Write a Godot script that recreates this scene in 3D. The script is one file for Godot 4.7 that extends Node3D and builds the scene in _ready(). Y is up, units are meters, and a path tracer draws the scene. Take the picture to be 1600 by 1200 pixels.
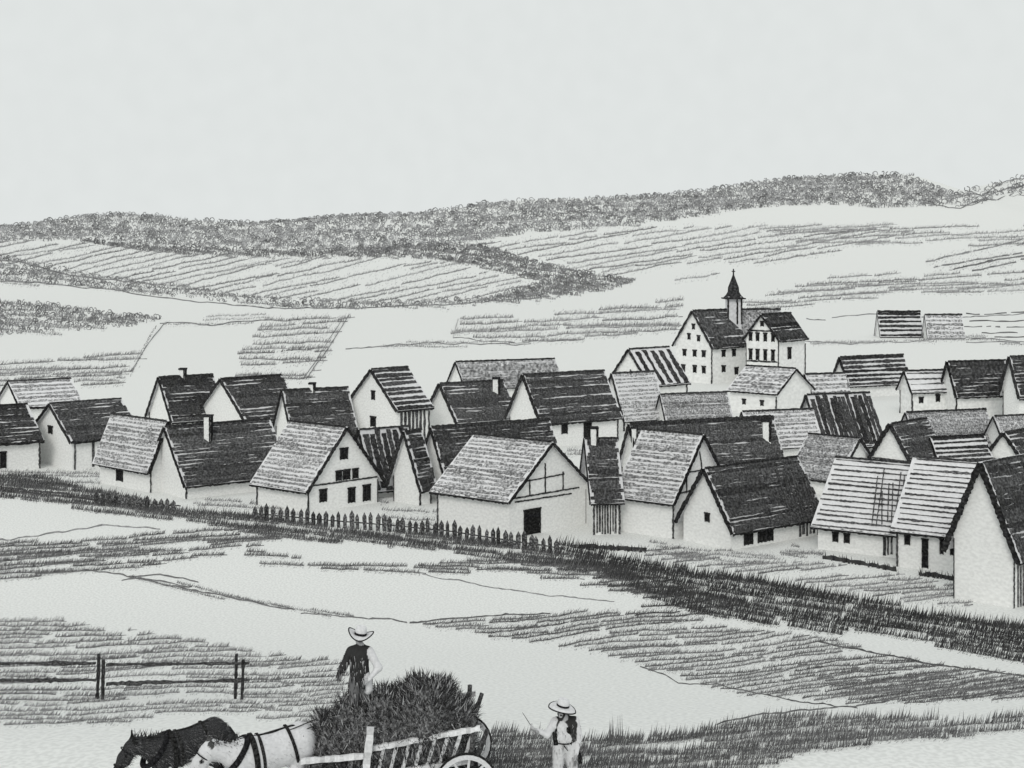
extends Node3D
# A village in a valley, as a monochrome pencil view: pale plaster, graphite-dark roofs, hedges and rows.
# Units are metres, y up; the camera looks along -z from a hillside 17 m above the village plain. "d" is the distance in front of the camera (-z).

const FOCAL := 1600.0        # focal length in photograph pixels (1600 x 1200)
const EYE := 17.0            # eye height above the village plain
const HORIZON := 400.0       # row of the horizon in the photograph

var rng := RandomNumberGenerator.new()
var wob := FastNoiseLite.new()
var M := {}
var used_names := {}

# ---------------------------------------------------------------- mesh collector
class Ink:
	var v := PackedVector3Array()
	var n := PackedVector3Array()
	var c := PackedColorArray()
	func tri(a: Vector3, b: Vector3, d: Vector3, out: Vector3, col: Color) -> void:
		var m := (d - a).cross(b - a)
		if m.length_squared() < 1e-16:
			return
		if m.dot(out) < 0.0:
			m = -m
			v.append(a); v.append(d); v.append(b)
		else:
			v.append(a); v.append(b); v.append(d)
		m = m.normalized()
		n.append(m); n.append(m); n.append(m)
		c.append(col); c.append(col); c.append(col)
	func quad(a: Vector3, b: Vector3, d: Vector3, e: Vector3, out: Vector3, col: Color) -> void:
		tri(a, b, d, out, col)
		tri(a, d, e, out, col)
	func hexa(p: Array, col: Color) -> void:          # eight corners: bottom 0-3, top 4-7
		var m := Vector3.ZERO
		for q in p: m += q
		m /= 8.0
		for f in [[0, 1, 2, 3], [4, 5, 6, 7], [0, 1, 5, 4], [1, 2, 6, 5], [2, 3, 7, 6], [3, 0, 4, 7]]:
			var out: Vector3 = (p[f[0]] + p[f[1]] + p[f[2]] + p[f[3]]) / 4.0 - m
			quad(p[f[0]], p[f[1]], p[f[2]], p[f[3]], out, col)
	func box(a: Vector3, b: Vector3, col: Color) -> void:
		hexa([Vector3(a.x, a.y, a.z), Vector3(b.x, a.y, a.z), Vector3(b.x, a.y, b.z), Vector3(a.x, a.y, b.z),
			Vector3(a.x, b.y, a.z), Vector3(b.x, b.y, a.z), Vector3(b.x, b.y, b.z), Vector3(a.x, b.y, b.z)], col)
	func blade(base: Vector3, tip: Vector3, w: float, col: Color) -> void:   # a stalk: three-sided, tapering to a blunt point
		var p := base + Vector3(w * 0.5, 0, w * 0.3)
		var q := base + Vector3(-w * 0.5, 0, w * 0.3)
		var r := base + Vector3(0, 0, -w * 0.6)
		tri(p, q, tip, Vector3(0, 0, 1), col)
		tri(q, r, tip, Vector3(-1, 0, -0.5), col)
		tri(r, p, tip, Vector3(1, 0, -0.5), col)
	func rod(a: Vector3, b: Vector3, ra: float, rb: float, col: Color, sides := 6) -> void:
		var ax := (b - a).normalized()
		var s := ax.cross(Vector3.UP if absf(ax.y) < 0.9 else Vector3.RIGHT).normalized()
		var t := ax.cross(s)
		for i in sides:
			var o0 := s * cos(TAU * i / sides) + t * sin(TAU * i / sides)
			var o1 := s * cos(TAU * (i + 1) / sides) + t * sin(TAU * (i + 1) / sides)
			quad(a + o0 * ra, a + o1 * ra, b + o1 * rb, b + o0 * rb, o0 + o1, col)
			tri(a, a + o0 * ra, a + o1 * ra, -ax, col)
			tri(b, b + o0 * rb, b + o1 * rb, ax, col)
	func mesh() -> ArrayMesh:
		var arr := []
		arr.resize(Mesh.ARRAY_MAX)
		arr[Mesh.ARRAY_VERTEX] = v
		arr[Mesh.ARRAY_NORMAL] = n
		arr[Mesh.ARRAY_COLOR] = c
		var m := ArrayMesh.new()
		m.add_surface_from_arrays(Mesh.PRIMITIVE_TRIANGLES, arr)
		return m

# ---------------------------------------------------------------- nodes, names, labels
func numbered(parent: Node, called: String) -> String:
	var key := str(parent.get_instance_id()) + called
	var k: int = used_names.get(key, 0)
	used_names[key] = k + 1
	return called if k == 0 else "%s_%03d" % [called, k]

func put(ink: Ink, called: String, mat: Material, parent: Node = self) -> MeshInstance3D:
	var o := MeshInstance3D.new()
	o.name = numbered(parent, called)
	o.mesh = ink.mesh()
	o.material_override = mat
	parent.add_child(o, true)
	return o

func base(called: String, at: Vector3, label: String, category: String, group := "") -> Node3D:
	var o := Node3D.new()
	o.name = numbered(self, called)
	add_child(o, true)
	o.position = at
	tag(o, label, category, group)
	return o

func tag(o: Node, label: String, category := "", group := "", kind := "") -> void:
	o.set_meta("label", label)
	if category: o.set_meta("category", category)
	if group: o.set_meta("group", group)
	if kind: o.set_meta("kind", kind)

func grey(x: float) -> Color:
	return Color(x, x, x * 1.02)

func rnd(a: float, b: float) -> float:
	return rng.randf_range(a, b)

# ---------------------------------------------------------------- the lie of the land
const RISE_D := [-80.0, 0.0, 8.0, 13.0, 18.5, 21.0, 28.0, 36.0, 42.0, 48.0, 54.0, 200.0, 330.0, 450.0, 600.0, 750.0, 900.0, 1050.0, 1150.0, 1300.0, 1700.0, 3200.0]
const RISE_Y := [11.0, 9.5, 8.2, 7.75, 7.65, 7.2, 4.95, 2.6, 1.1, 0.25, 0.0, 0.0, 0.0, 2.0, 9.0, 20.0, 34.0, 50.0, 58.0, 54.0, 44.0, 30.0]
const CREST_X := [-1400.0, -575.0, -439.0, -288.0, -172.0, -115.0, 0.0, 144.0, 216.0, 288.0, 431.0, 489.0, 518.0, 546.0, 575.0, 1400.0]
const CREST_M := [0.65, 0.83, 1.08, 0.92, 1.06, 1.08, 1.36, 1.44, 1.55, 1.76, 1.88, 1.54, 1.54, 1.72, 1.78, 1.4]

func table(xs: Array, ys: Array, x: float) -> float:
	var k := xs.bsearch(x)
	if k <= 0: return ys[0]
	if k >= xs.size(): return ys[-1]
	var i0 := maxi(k - 2, 0)
	var i3 := mini(k + 1, xs.size() - 1)
	var x0: float = xs[k - 1]
	var w: float = (x - x0) / (xs[k] - x0)
	var s1: float = (ys[k] - ys[i0]) / maxf(xs[k] - xs[i0], 1e-3)
	var s2: float = (ys[i3] - ys[k - 1]) / maxf(xs[i3] - xs[k - 1], 1e-3)
	var h: float = xs[k] - x0
	var sec: float = (ys[k] - ys[k - 1]) / h
	if sec == 0.0:
		s1 = 0.0; s2 = 0.0
	else:
		s1 = clampf(s1 / sec, 0.0, 3.0) * sec
		s2 = clampf(s2 / sec, 0.0, 3.0) * sec
	var w2 := w * w
	var w3 := w2 * w
	return (2 * w3 - 3 * w2 + 1) * ys[k - 1] + (w3 - 2 * w2 + w) * h * s1 + (-2 * w3 + 3 * w2) * ys[k] + (w3 - w2) * h * s2

func ground_y(x: float, d: float) -> float:
	var y := table(RISE_D, RISE_Y, d)
	if d > 330.0:
		var share := smoothstep(330.0, 1150.0, d)
		y *= lerpf(1.0, table(CREST_X, CREST_M, x), share)
	return y

# where the line of sight through a point of the photograph meets the ground
var reach_d := PackedFloat32Array()
var reach_rows := []
func survey() -> void:
	for i in 420:
		reach_d.append(9.0 * pow(1150.0 / 9.0, i / 419.0))
	for k in 85:
		var px := -260.0 + k * 25.0
		var rows := PackedFloat32Array()
		var low := 1e9
		for i in 420:
			var d := reach_d[i]
			var py := HORIZON + (EYE - ground_y((px - 800.0) * d / FOCAL, d)) * FOCAL / d
			low = minf(low - 1e-4, py)
			rows.append(low)
		reach_rows.append(rows)

func sight(k: int, py: float) -> float:
	var rows: PackedFloat32Array = reach_rows[clampi(k, 0, 84)]
	var a := 0
	var b := 419
	while b - a > 1:
		var m := (a + b) >> 1
		if rows[m] > py: a = m
		else: b = m
	return lerpf(reach_d[a], reach_d[b], clampf((rows[a] - py) / maxf(rows[a] - rows[b], 1e-5), 0.0, 1.0))

func ground_d(px: float, py: float) -> float:
	var k := (px + 260.0) / 25.0
	var i := int(floor(k))
	return lerpf(sight(i, py), sight(i + 1, py), k - i)

func ground_at(px: float, py: float) -> Vector3:
	var d := ground_d(px, py)
	var x := (px - 800.0) * d / FOCAL
	return Vector3(x, ground_y(x, d), -d)

# ---------------------------------------------------------------- materials
func noise_picture(size: int, freq: float, octaves: int, low: float, high: float, lo_at: float, hi_at: float, seed_: int, stretch := 1) -> ImageTexture:
	var fn := FastNoiseLite.new()
	fn.seed = seed_
	fn.noise_type = FastNoiseLite.TYPE_SIMPLEX_SMOOTH
	fn.frequency = freq
	fn.fractal_octaves = octaves
	var src := fn.get_seamless_image(size, size)
	src.convert(Image.FORMAT_L8)
	var bytes := src.get_data()
	var lut := PackedByteArray()
	for i in 256:
		var t := smoothstep(lo_at, hi_at, i / 255.0)
		var g := lerpf(low, high, t)
		lut.append(int(round(Color(g, g, g).linear_to_srgb().r * 255.0)))
	for i in bytes.size():
		bytes[i] = lut[bytes[i]]
	var img := Image.create_from_data(size, size, false, Image.FORMAT_L8, bytes)
	img.convert(Image.FORMAT_RGB8)
	return ImageTexture.create_from_image(img)

func matte(tex: Texture2D, metres: float) -> StandardMaterial3D:
	var m := StandardMaterial3D.new()
	m.vertex_color_use_as_albedo = true
	m.roughness = 1.0
	m.metallic_specular = 0.1
	m.cull_mode = BaseMaterial3D.CULL_DISABLED
	if tex:
		m.albedo_texture = tex
		m.uv1_triplanar = true
		m.uv1_world_triplanar = true
		m.uv1_scale = Vector3.ONE / metres
	return m

func make_materials() -> void:
	var grain := noise_picture(512, 0.16, 3, 0.22, 1.0, 0.42, 0.78, 11)
	var soft := noise_picture(512, 0.15, 3, 0.2, 1.0, 0.36, 0.66, 23)
	var tooth := noise_picture(512, 0.13, 4, 0.84, 1.0, 0.25, 0.75, 5)
	M.shade_near = matte(soft, 4.5)
	M.shade = matte(soft, 14.0)
	M.shade_far = matte(soft, 34.0)
	M.hide = matte(grain, 1.6)
	M.graphite_near = matte(grain, 4.5)
	M.graphite = matte(grain, 14.0)
	M.graphite_far = matte(grain, 34.0)
	M.plaster_near = matte(tooth, 4.5)
	M.plaster = matte(tooth, 13.0)
	M.plaster_far = matte(tooth, 34.0)
	M.ground = matte(tooth, 11.0)
	M.stalk = matte(null, 1.0)

func mat_for(kind: String, d: float) -> Material:
	return M[kind + ("_near" if d < 30.0 else ("" if d < 105.0 else "_far"))]

# ---------------------------------------------------------------- rows, ticks and lines on the ground
func tick(ink: Ink, px: float, py: float, h: float, lean: float, w: float, tone: float) -> void:
	var p := ground_at(px, py)
	var k := -p.z / FOCAL
	ink.blade(p - Vector3(0, 0.15 * h * k, 0), p + Vector3(lean * k, h * k, rnd(-0.3, 0.3) * h * k), w * k, grey(tone))

# a low bank or stem line that follows the ground through points of the photograph
func bank(ink: Ink, pts: Array, w: float, tone: float, wobble := 1.0, fade := 0.0) -> void:
	var path := []
	for i in pts.size() - 1:
		var a: Vector2 = pts[i]
		var b: Vector2 = pts[i + 1]
		var steps := maxi(1, int((b - a).length() / 6.0))
		for s in steps:
			path.append(a.lerp(b, float(s) / steps))
	path.append(pts[-1])
	var prev: Array = []
	var seed_shift := rnd(0, 900)
	for i in path.size():
		var q: Vector2 = path[i]
		q.y += wob.get_noise_2d(q.x * 2.0 + seed_shift, q.y) * 3.0 * wobble
		var p := ground_at(q.x, q.y)
		var k := -p.z / FOCAL
		var ww := w * k * (0.55 + 0.9 * absf(wob.get_noise_2d(q.x * 9.0, seed_shift)) + rnd(0, 0.35))
		var ring := [p + Vector3(0, -0.02 * ww, ww * 0.5), p + Vector3(0, ww, 0), p + Vector3(0, -0.02 * ww, -ww * 0.5)]
		if prev.size() > 0 and rng.randf() > fade:
			var col := grey(tone * rnd(0.75, 1.3))
			ink.quad(prev[0], ring[0], ring[1], prev[1], Vector3(0, 0.5, 1), col)
			ink.quad(prev[1], ring[1], ring[2], prev[2], Vector3(0, 0.5, -1), col)
		prev = ring

# rows of short stalks inside an outline given in points of the photograph
func hatch(ink: Ink, outline: Array, angle: float, spacing: float, th: float, ts: float, lean: float, tone: float, cover: float, line := 0.0, bend := 0.0, turf := 0.0, turf_tone := 0.62) -> void:
	var ca := cos(deg_to_rad(angle))
	var sa := sin(deg_to_rad(angle))
	var rot := PackedVector2Array()
	var lo := 1e9
	var hi := -1e9
	for p in outline:
		var q := Vector2(p.x * ca + p.y * sa, -p.x * sa + p.y * ca)
		rot.append(q)
		lo = minf(lo, q.y)
		hi = maxf(hi, q.y)
	var r := lo + spacing * 0.4
	while r < hi:
		var xs := []
		for i in rot.size():
			var a := rot[i]
			var b := rot[(i + 1) % rot.size()]
			if (a.y <= r) != (b.y <= r):
				xs.append(a.x + (r - a.y) / (b.y - a.y) * (b.x - a.x))
		xs.sort()
		for j in range(0, xs.size() - 1, 2):
			var x: float = xs[j] + rnd(-8, 10)
			var stop: float = xs[j + 1] + rnd(-10, 8)
			while x < stop:
				var seg_end := minf(stop, x + rnd(40, 190))
				if rng.randf() < cover:
					var seg_tone := tone * rnd(0.65, 1.45)
					var drift := rnd(-2.0, 2.0)
					var x_from := x
					var tilt := rnd(-0.035, 0.035)
					if line > 0.0:
						var pts := []
						var lx := x
						while lx < seg_end + 12.0:
							var yy := r + drift + tilt * (lx - x_from) + bend * sin(lx * 0.02) + wob.get_noise_2d(lx * 1.5, r * 7.0) * spacing * 0.35
							pts.append(Vector2(lx * ca - yy * sa, lx * sa + yy * ca))
							lx += 14.0
						if pts.size() > 1: bank(ink, pts, line, seg_tone, 0.35, 0.06)
					if turf > 0.0:                                   # close low stubble, all leaning one way
						var lx := x
						while lx < seg_end:
							var nz := wob.get_noise_2d(lx * 2.2, r * 5.0)
							var yy := r + drift + tilt * (lx - x_from) + bend * sin(lx * 0.02) + wob.get_noise_2d(lx * 1.5, r * 7.0) * spacing * 0.35 + rnd(-0.9, 0.9)
							if nz > -0.3 or rng.randf() < 0.35:
								tick(ink, lx * ca - yy * sa, lx * sa + yy * ca, turf * rnd(0.55, 1.35), turf * rnd(0.2, 0.9), rnd(0.9, 1.7), turf_tone * 0.42 * rnd(0.6, 1.4) * (1.0 - 0.4 * nz))
							for again in 2:                              # thinner growth strewn between the rows
								var zy := yy + rnd(-0.9, 0.9) * spacing
								tick(ink, lx * ca - zy * sa, lx * sa + zy * ca, turf * rnd(0.3, 0.8), turf * rnd(0.1, 0.8), rnd(0.8, 1.4), minf(0.55, turf_tone * rnd(0.6, 1.0)))
							lx += rnd(1.2, 2.6)
					if th > 0.0:
						while x < seg_end:
							var yy := r + drift + tilt * (x - x_from) + bend * sin(x * 0.02) + wob.get_noise_2d(x * 1.5, r * 7.0) * spacing * 0.35 + rnd(-0.6, 0.6)
							tick(ink, x * ca - yy * sa, x * sa + yy * ca, th * rnd(0.6, 1.3), lean * rnd(0.5, 1.4), rnd(1.5, 2.6), seg_tone * rnd(0.8, 1.25))
							x += ts * rnd(0.65, 1.5)
				x = seg_end + rnd(0, 14)
		r += spacing * rnd(0.8, 1.2)

func pts2(flat: Array) -> Array:
	var out := []
	for i in range(0, flat.size(), 2):
		out.append(Vector2(flat[i], flat[i + 1]))
	return out

func stuff(ink: Ink, called: String, label: String, category: String) -> void:
	var o := put(ink, called, M.stalk)
	tag(o, label, category, "", "stuff")

# ---------------------------------------------------------------- a pencil-dark board with uneven edges
func bar(ink: Ink, p0: Vector3, p1: Vector3, side: Vector3, nrm: Vector3, w: float, th: float, jit: float, seg_len: float, tone: float, swell := 0.0) -> void:
	var shift := rnd(0, 5000)
	var steps := maxi(1, int(round((p1 - p0).length() / seg_len)))
	var pa := Vector3.ZERO
	var pb := Vector3.ZERO
	var lift := nrm * th
	for i in steps + 1:
		var t := float(i) / steps
		var m := p0.lerp(p1, t)
		var sw := 1.0 + swell * (wob.get_noise_2d(shift + i * 4.0, shift) - 0.12)
		var a := m + side * (w * 0.5 * sw * (1.0 + rnd(-jit, jit)))
		var b := m - side * (w * 0.5 * sw * (1.0 + rnd(-jit, jit)))
		if i > 0:
			var col := grey(tone * rnd(0.8, 1.25))
			ink.quad(pa + lift, a + lift, b + lift, pb + lift, nrm, col)
			ink.quad(pa, a, a + lift, pa + lift, side, col)
			ink.quad(pb, b, b + lift, pb + lift, -side, col)
		if i == 0 or i == steps:
			ink.quad(a, b, b + lift, a + lift, (p0 - p1) if i == 0 else (p1 - p0), grey(tone))
		pa = a
		pb = b

# ---------------------------------------------------------------- houses
# spec: side (R: long wall runs to the right of the near corner, L: to the left), corner px/py, gable px, length px, wall px, roof px, turn in degrees, roof style
func house(label: String, s: Dictionary, called := "farmhouse", category := "house") -> Node3D:
	var py: float = s.at[1]
	var d := EYE * FOCAL / (py - HORIZON)
	var x0: float = (s.at[0] - 800.0) * d / FOCAL
	var end_on: bool = s.gable <= 16                 # the gable hardly shows: the long wall lies across the view
	var b := deg_to_rad(minf(s.get("turn", 38.0), 14.0) if end_on else s.get("turn", 38.0))
	var dirx := 1.0 if s.side == "R" else -1.0
	var off := deg_to_rad(0.0 if end_on else s.get("skew", 9.0))        # the plots are not quite square
	var S := Vector3(cos(b - off) * dirx, 0, -sin(b - off))
	var G := Vector3(-sin(b + off) * dirx, 0, -cos(b + off))
	var NS := Vector3(S.z, 0, -S.x)
	if NS.dot(G) > 0.0: NS = -NS                     # outward from the long wall
	var NG := Vector3(G.z, 0, -G.x)
	if NG.dot(S) > 0.0: NG = -NG                     # outward from the near gable
	var k := d / FOCAL
	var L := run(x0, d, S, s.at[0] + dirx * s.length)
	var W := run(x0, d, G, s.at[0] - dirx * s.gable)
	var hw: float = s.wall * k
	var d_mid: float = d + W * 0.5 * -G.z
	var hr: float = EYE - (py - s.wall - s.roof - HORIZON) * d_mid / FOCAL - hw
	W = maxf(W, hr * s.get("depth", 1.25 if end_on else 0.75))
	var root := base(called, Vector3(x0, 0, -d), label, category, s.get("group", "houses of the village"))
	var plaster := mat_for("plaster", d)
	var lead := mat_for("graphite", d)
	var P := func(u: float, v: float, h: float) -> Vector3: return S * u + G * v + Vector3(0, h, 0)
	var white := Color(0.9, 0.905, 0.893)
	# walls
	var wk := Ink.new()
	var g0 := [P.call(0, 0, -0.3), P.call(0, W, -0.3), P.call(0, W, hw), P.call(0, W * 0.5, hw + hr), P.call(0, 0, hw)]
	var g1 := [P.call(L, 0, -0.3), P.call(L, W, -0.3), P.call(L, W, hw), P.call(L, W * 0.5, hw + hr), P.call(L, 0, hw)]
	for e in [[g0, NG], [g1, -NG]]:
		var g: Array = e[0]
		wk.quad(g[0], g[1], g[2], g[4], e[1], white)
		wk.tri(g[4], g[2], g[3], e[1], white)
	wk.quad(g0[0], g1[0], g1[4], g0[4], NS, white)
	wk.quad(g0[1], g1[1], g1[2], g0[2], -NS, white)
	put(wk, "wall", plaster, root)
	# roof deck: two slabs with eaves
	var slope := hr / (W * 0.5)
	var run_len := sqrt(hr * hr + W * W * 0.25)
	var ov: float = s.get("eave", 0.34)
	var og: float = s.get("verge", 0.26)
	var up := Vector3(0, 1, 0)
	var n1 := S.cross(G * W * 0.5 + up * hr).normalized()
	if n1.y < 0.0: n1 = -n1
	var n2 := S.cross(G * W * 0.5 - up * hr).normalized()
	if n2.y < 0.0: n2 = -n2
	var style: String = s.style
	var deck_tone: float = {"dark": 0.72, "light": 0.8, "grey": 0.7, "lines": 0.82, "stripes": 0.76, "upright": 0.7, "slanted": 0.76}[style]
	var thick := 0.1
	var rk := Ink.new()
	for e in [[0.0, 1.0, n1], [W, -1.0, n2]]:
		var ve: float = e[0] - e[1] * ov
		var nn: Vector3 = e[2]
		var lift := nn * 0.012
		var q := [P.call(-og, ve, hw - ov * slope) + lift, P.call(L + og, ve, hw - ov * slope) + lift, P.call(L + og, W * 0.5, hw + hr) + lift, P.call(-og, W * 0.5, hw + hr) + lift]
		rk.hexa([q[0], q[1], q[2], q[3], q[0] + nn * thick, q[1] + nn * thick, q[2] + nn * thick, q[3] + nn * thick], grey(deck_tone))
	var roof := put(rk, "roof", plaster, root)
	# courses on the slope that faces the viewer
	var eave0: Vector3 = P.call(0, -ov, hw - ov * slope) + n1 * (thick + 0.012)
	var upslope: Vector3 = (P.call(0, W * 0.5, hw + hr) - P.call(0, 0, hw)).normalized()
	var full := run_len + ov * sqrt(1.0 + slope * slope)
	var px_m := 1.0 / k
	var cfg: Dictionary = {
		"dark": {"gap": 6.5, "cover": 1.06, "tone": 0.115, "jit": 0.2, "swell": 0.85},
		"light": {"gap": 7.6, "cover": 0.62, "tone": 0.62, "jit": 0.55, "swell": 0.9},
		"grey": {"gap": 5.0, "cover": 0.95, "tone": 0.5, "jit": 0.4, "swell": 0.6},
		"lines": {"gap": 9.0, "cover": 0.24, "tone": 0.2, "jit": 0.5, "swell": 1.3},
		"stripes": {"gap": 8.5, "cover": 0.62, "tone": 0.12, "jit": 0.25, "swell": 0.7},
		"upright": {"gap": 7.0, "cover": 0.95, "tone": 0.12, "jit": 0.3, "swell": 0.6},
		"slanted": {"gap": 10.0, "cover": 0.55, "tone": 0.1, "jit": 0.3, "swell": 0.6}}[style]
	cfg.tone *= rnd(0.85, 1.45) if style == "dark" else rnd(0.9, 1.1)
	var row_mat := mat_for("shade", d) if style == "light" or style == "grey" else lead
	var seg := 3.2 * k
	var screen_rise := absf(upslope.y) + 0.22
	if style == "upright" or style == "slanted":
		var count := maxi(3, int(L * cos(b) / (cfg.gap * k)))
		for i in count:
			var u := (i + 0.5) / count * (L + og)
			var ck := Ink.new()
			var t0 := rnd(0.01, 0.06) * full
			var t1 := full * rnd(0.9, 0.985)
			bar(ck, eave0 + S * u + upslope * t0, eave0 + S * (u + rnd(-0.1, 0.1)) + upslope * t1, S, n1, L / count * cfg.cover, 0.05, cfg.jit, seg, cfg.tone * rnd(0.7, 1.4), cfg.swell)
			put(ck, "roof_batten", lead, roof)
	else:
		var count := clampi(int(round(full * screen_rise / (cfg.gap * k))), 3, 18)
		for i in count:
			var t := (i + 0.5 + rnd(-0.08, 0.08)) / count * full
			var u := -og + rnd(0.0, 0.25)
			var stop := L + og - rnd(0.0, 0.25)
			var ck := Ink.new()
			var w: float = full / count * cfg.cover * rnd(0.82, 1.1)
			bar(ck, eave0 + S * u + upslope * t, eave0 + S * stop + upslope * (t + rnd(-0.12, 0.12) * full / count), upslope, n1, w, 0.045 + rnd(0, 0.02), cfg.jit, seg, minf(0.72, cfg.tone * rnd(0.7, 1.4)), cfg.swell)
			put(ck, "shingle_row", row_mat, roof)
	# ridge cap, eaves board, barge boards
	var edge: float = s.get("edge", 1.0)
	var dark_edge := 0.075
	var rdg: Vector3 = P.call(-og, W * 0.5, hw + hr)
	var ik := Ink.new()
	bar(ik, rdg + n1 * 0.16, rdg + S * (L + 2 * og) + n1 * 0.16, upslope, n1, s.get("ridge", 3.0) * k, 0.05, 0.35, seg, dark_edge * rnd(0.8, 1.6))
	put(ik, "ridge_cap", lead, roof)
	ik = Ink.new()
	var ev: Vector3 = P.call(-og, -ov, hw - ov * slope) + NS * 0.02
	bar(ik, ev + up * 0.02, ev + S * (L + 2 * og) + up * 0.02, up, NS, s.get("eaves", 4.8) * k * edge, 0.05, 0.4, seg, dark_edge)
	put(ik, "eaves_board", lead, roof)
	for e in [[-ov, hw - ov * slope], [W + ov, hw - ov * slope]]:
		ik = Ink.new()
		var foot: Vector3 = P.call(-og, e[0], e[1]) + NG * 0.015
		var along: Vector3 = (rdg - foot).normalized()
		var cross := along.cross(NG).normalized()
		bar(ik, foot, rdg + NG * 0.015, cross, NG, s.get("barge", 5.4) * k * edge, 0.05, 0.3, seg, dark_edge * rnd(0.7, 1.3))
		put(ik, "barge_board", lead, roof)
	# corner posts
	for e in [[0.0, 0.0], [0.0, W], [L, 0.0]]:
		if rng.randf() < s.get("posts", 0.85):
			ik = Ink.new()
			var foot: Vector3 = P.call(e[0], e[1], 0.0)
			bar(ik, foot + up * 0.02 + NS * 0.012, foot + up * (hw * rnd(0.8, 0.98)) + NS * 0.012, S, NS, 2.9 * k, 0.03, 0.5, seg, rnd(0.1, 0.22))
			put(ik, "corner_post", lead, root)
	# openings: [face, px along from the near corner, px height of the centre, px width, px height]
	for w in s.get("windows", []):
		opening(root, P, S, G, NS, NG, L, W, s, w, k, "window", lead)
	for w in s.get("doors", []):
		opening(root, P, S, G, NS, NG, L, W, s, w, k, "door", lead)
	# timbers on the gable: [px along, px up, px along, px up] from the near corner
	for t in s.get("timbers", []):
		ik = Ink.new()
		var f: float = W / s.gable
		var a: Vector3 = P.call(0, t[0] * f, t[1] * k) + NG * 0.005
		var c: Vector3 = P.call(0, t[2] * f, t[3] * k) + NG * 0.005
		bar(ik, a, c, (c - a).normalized().cross(NG), NG, 2.2 * k, 0.04, 0.5, seg, rnd(0.1, 0.2))
		put(ik, "timber_beam", lead, root)
	# upright boards on the long wall: [px from, px to, count]
	for t in s.get("boards", []):
		for i in t[2]:
			ik = Ink.new()
			var u: float = lerpf(t[0], t[1], (i + 0.5) / t[2]) / s.length * L
			var foot: Vector3 = P.call(u, 0, rnd(0.02, 0.2)) + NS * 0.005
			bar(ik, foot, foot + up * (hw * rnd(0.8, 0.97)), S, NS, absf(t[1] - t[0]) / t[2] * k * rnd(0.45, 0.75) / cos(b), 0.03, 0.3, seg * 2, rnd(0.1, 0.3))
			put(ik, "wall_board", lead, root)
	# slanting battens laid over the rows: [share from, share to, count]
	for t in s.get("slashes", []):
		for i in t[2]:
			ik = Ink.new()
			var u: float = lerpf(t[0], t[1], (i + rnd(0.2, 0.8)) / t[2]) * L
			var t0 := full * rnd(0.02, 0.2)
			var t1 := full * rnd(0.5, 0.95)
			bar(ik, eave0 + S * (u - 0.35) + upslope * t0 + n1 * 0.07, eave0 + S * (u + 0.2) + upslope * t1 + n1 * 0.07, S, n1, t[3] * k, 0.03, 0.5, seg, 0.16)
			put(ik, "roof_batten", lead, roof)
	# chimneys: [px along the ridge, share down the slope, px width, px height]
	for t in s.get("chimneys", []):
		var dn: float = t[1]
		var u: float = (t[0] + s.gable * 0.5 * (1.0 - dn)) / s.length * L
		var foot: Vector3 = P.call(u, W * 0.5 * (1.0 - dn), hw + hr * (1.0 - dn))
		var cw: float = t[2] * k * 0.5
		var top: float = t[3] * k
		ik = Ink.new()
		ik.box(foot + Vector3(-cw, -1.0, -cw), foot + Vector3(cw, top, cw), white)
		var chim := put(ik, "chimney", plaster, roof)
		ik = Ink.new()
		ik.box(foot + Vector3(-cw * 1.25, top, -cw * 1.25), foot + Vector3(cw * 1.25, top + 2.6 * k, cw * 1.25), grey(0.07))
		put(ik, "chimney_cap", lead, chim)
		ik = Ink.new()  # dark strips that paint the shaded half onto the pale chimney
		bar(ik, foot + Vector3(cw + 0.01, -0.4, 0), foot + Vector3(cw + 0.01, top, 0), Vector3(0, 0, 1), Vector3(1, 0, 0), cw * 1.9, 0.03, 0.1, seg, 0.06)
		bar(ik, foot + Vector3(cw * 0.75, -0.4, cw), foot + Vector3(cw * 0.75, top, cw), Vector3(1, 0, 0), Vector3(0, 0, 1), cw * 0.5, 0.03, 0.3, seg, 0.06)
		put(ik, "painted_shade", lead, chim)
	return root

func run(x0: float, d: float, dir: Vector3, px: float) -> float:    # how far along dir from (x0, d) until it is seen at px
	var q := (px - 800.0) / FOCAL
	return (q * d - x0) / (dir.x - q * -dir.z)

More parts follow.
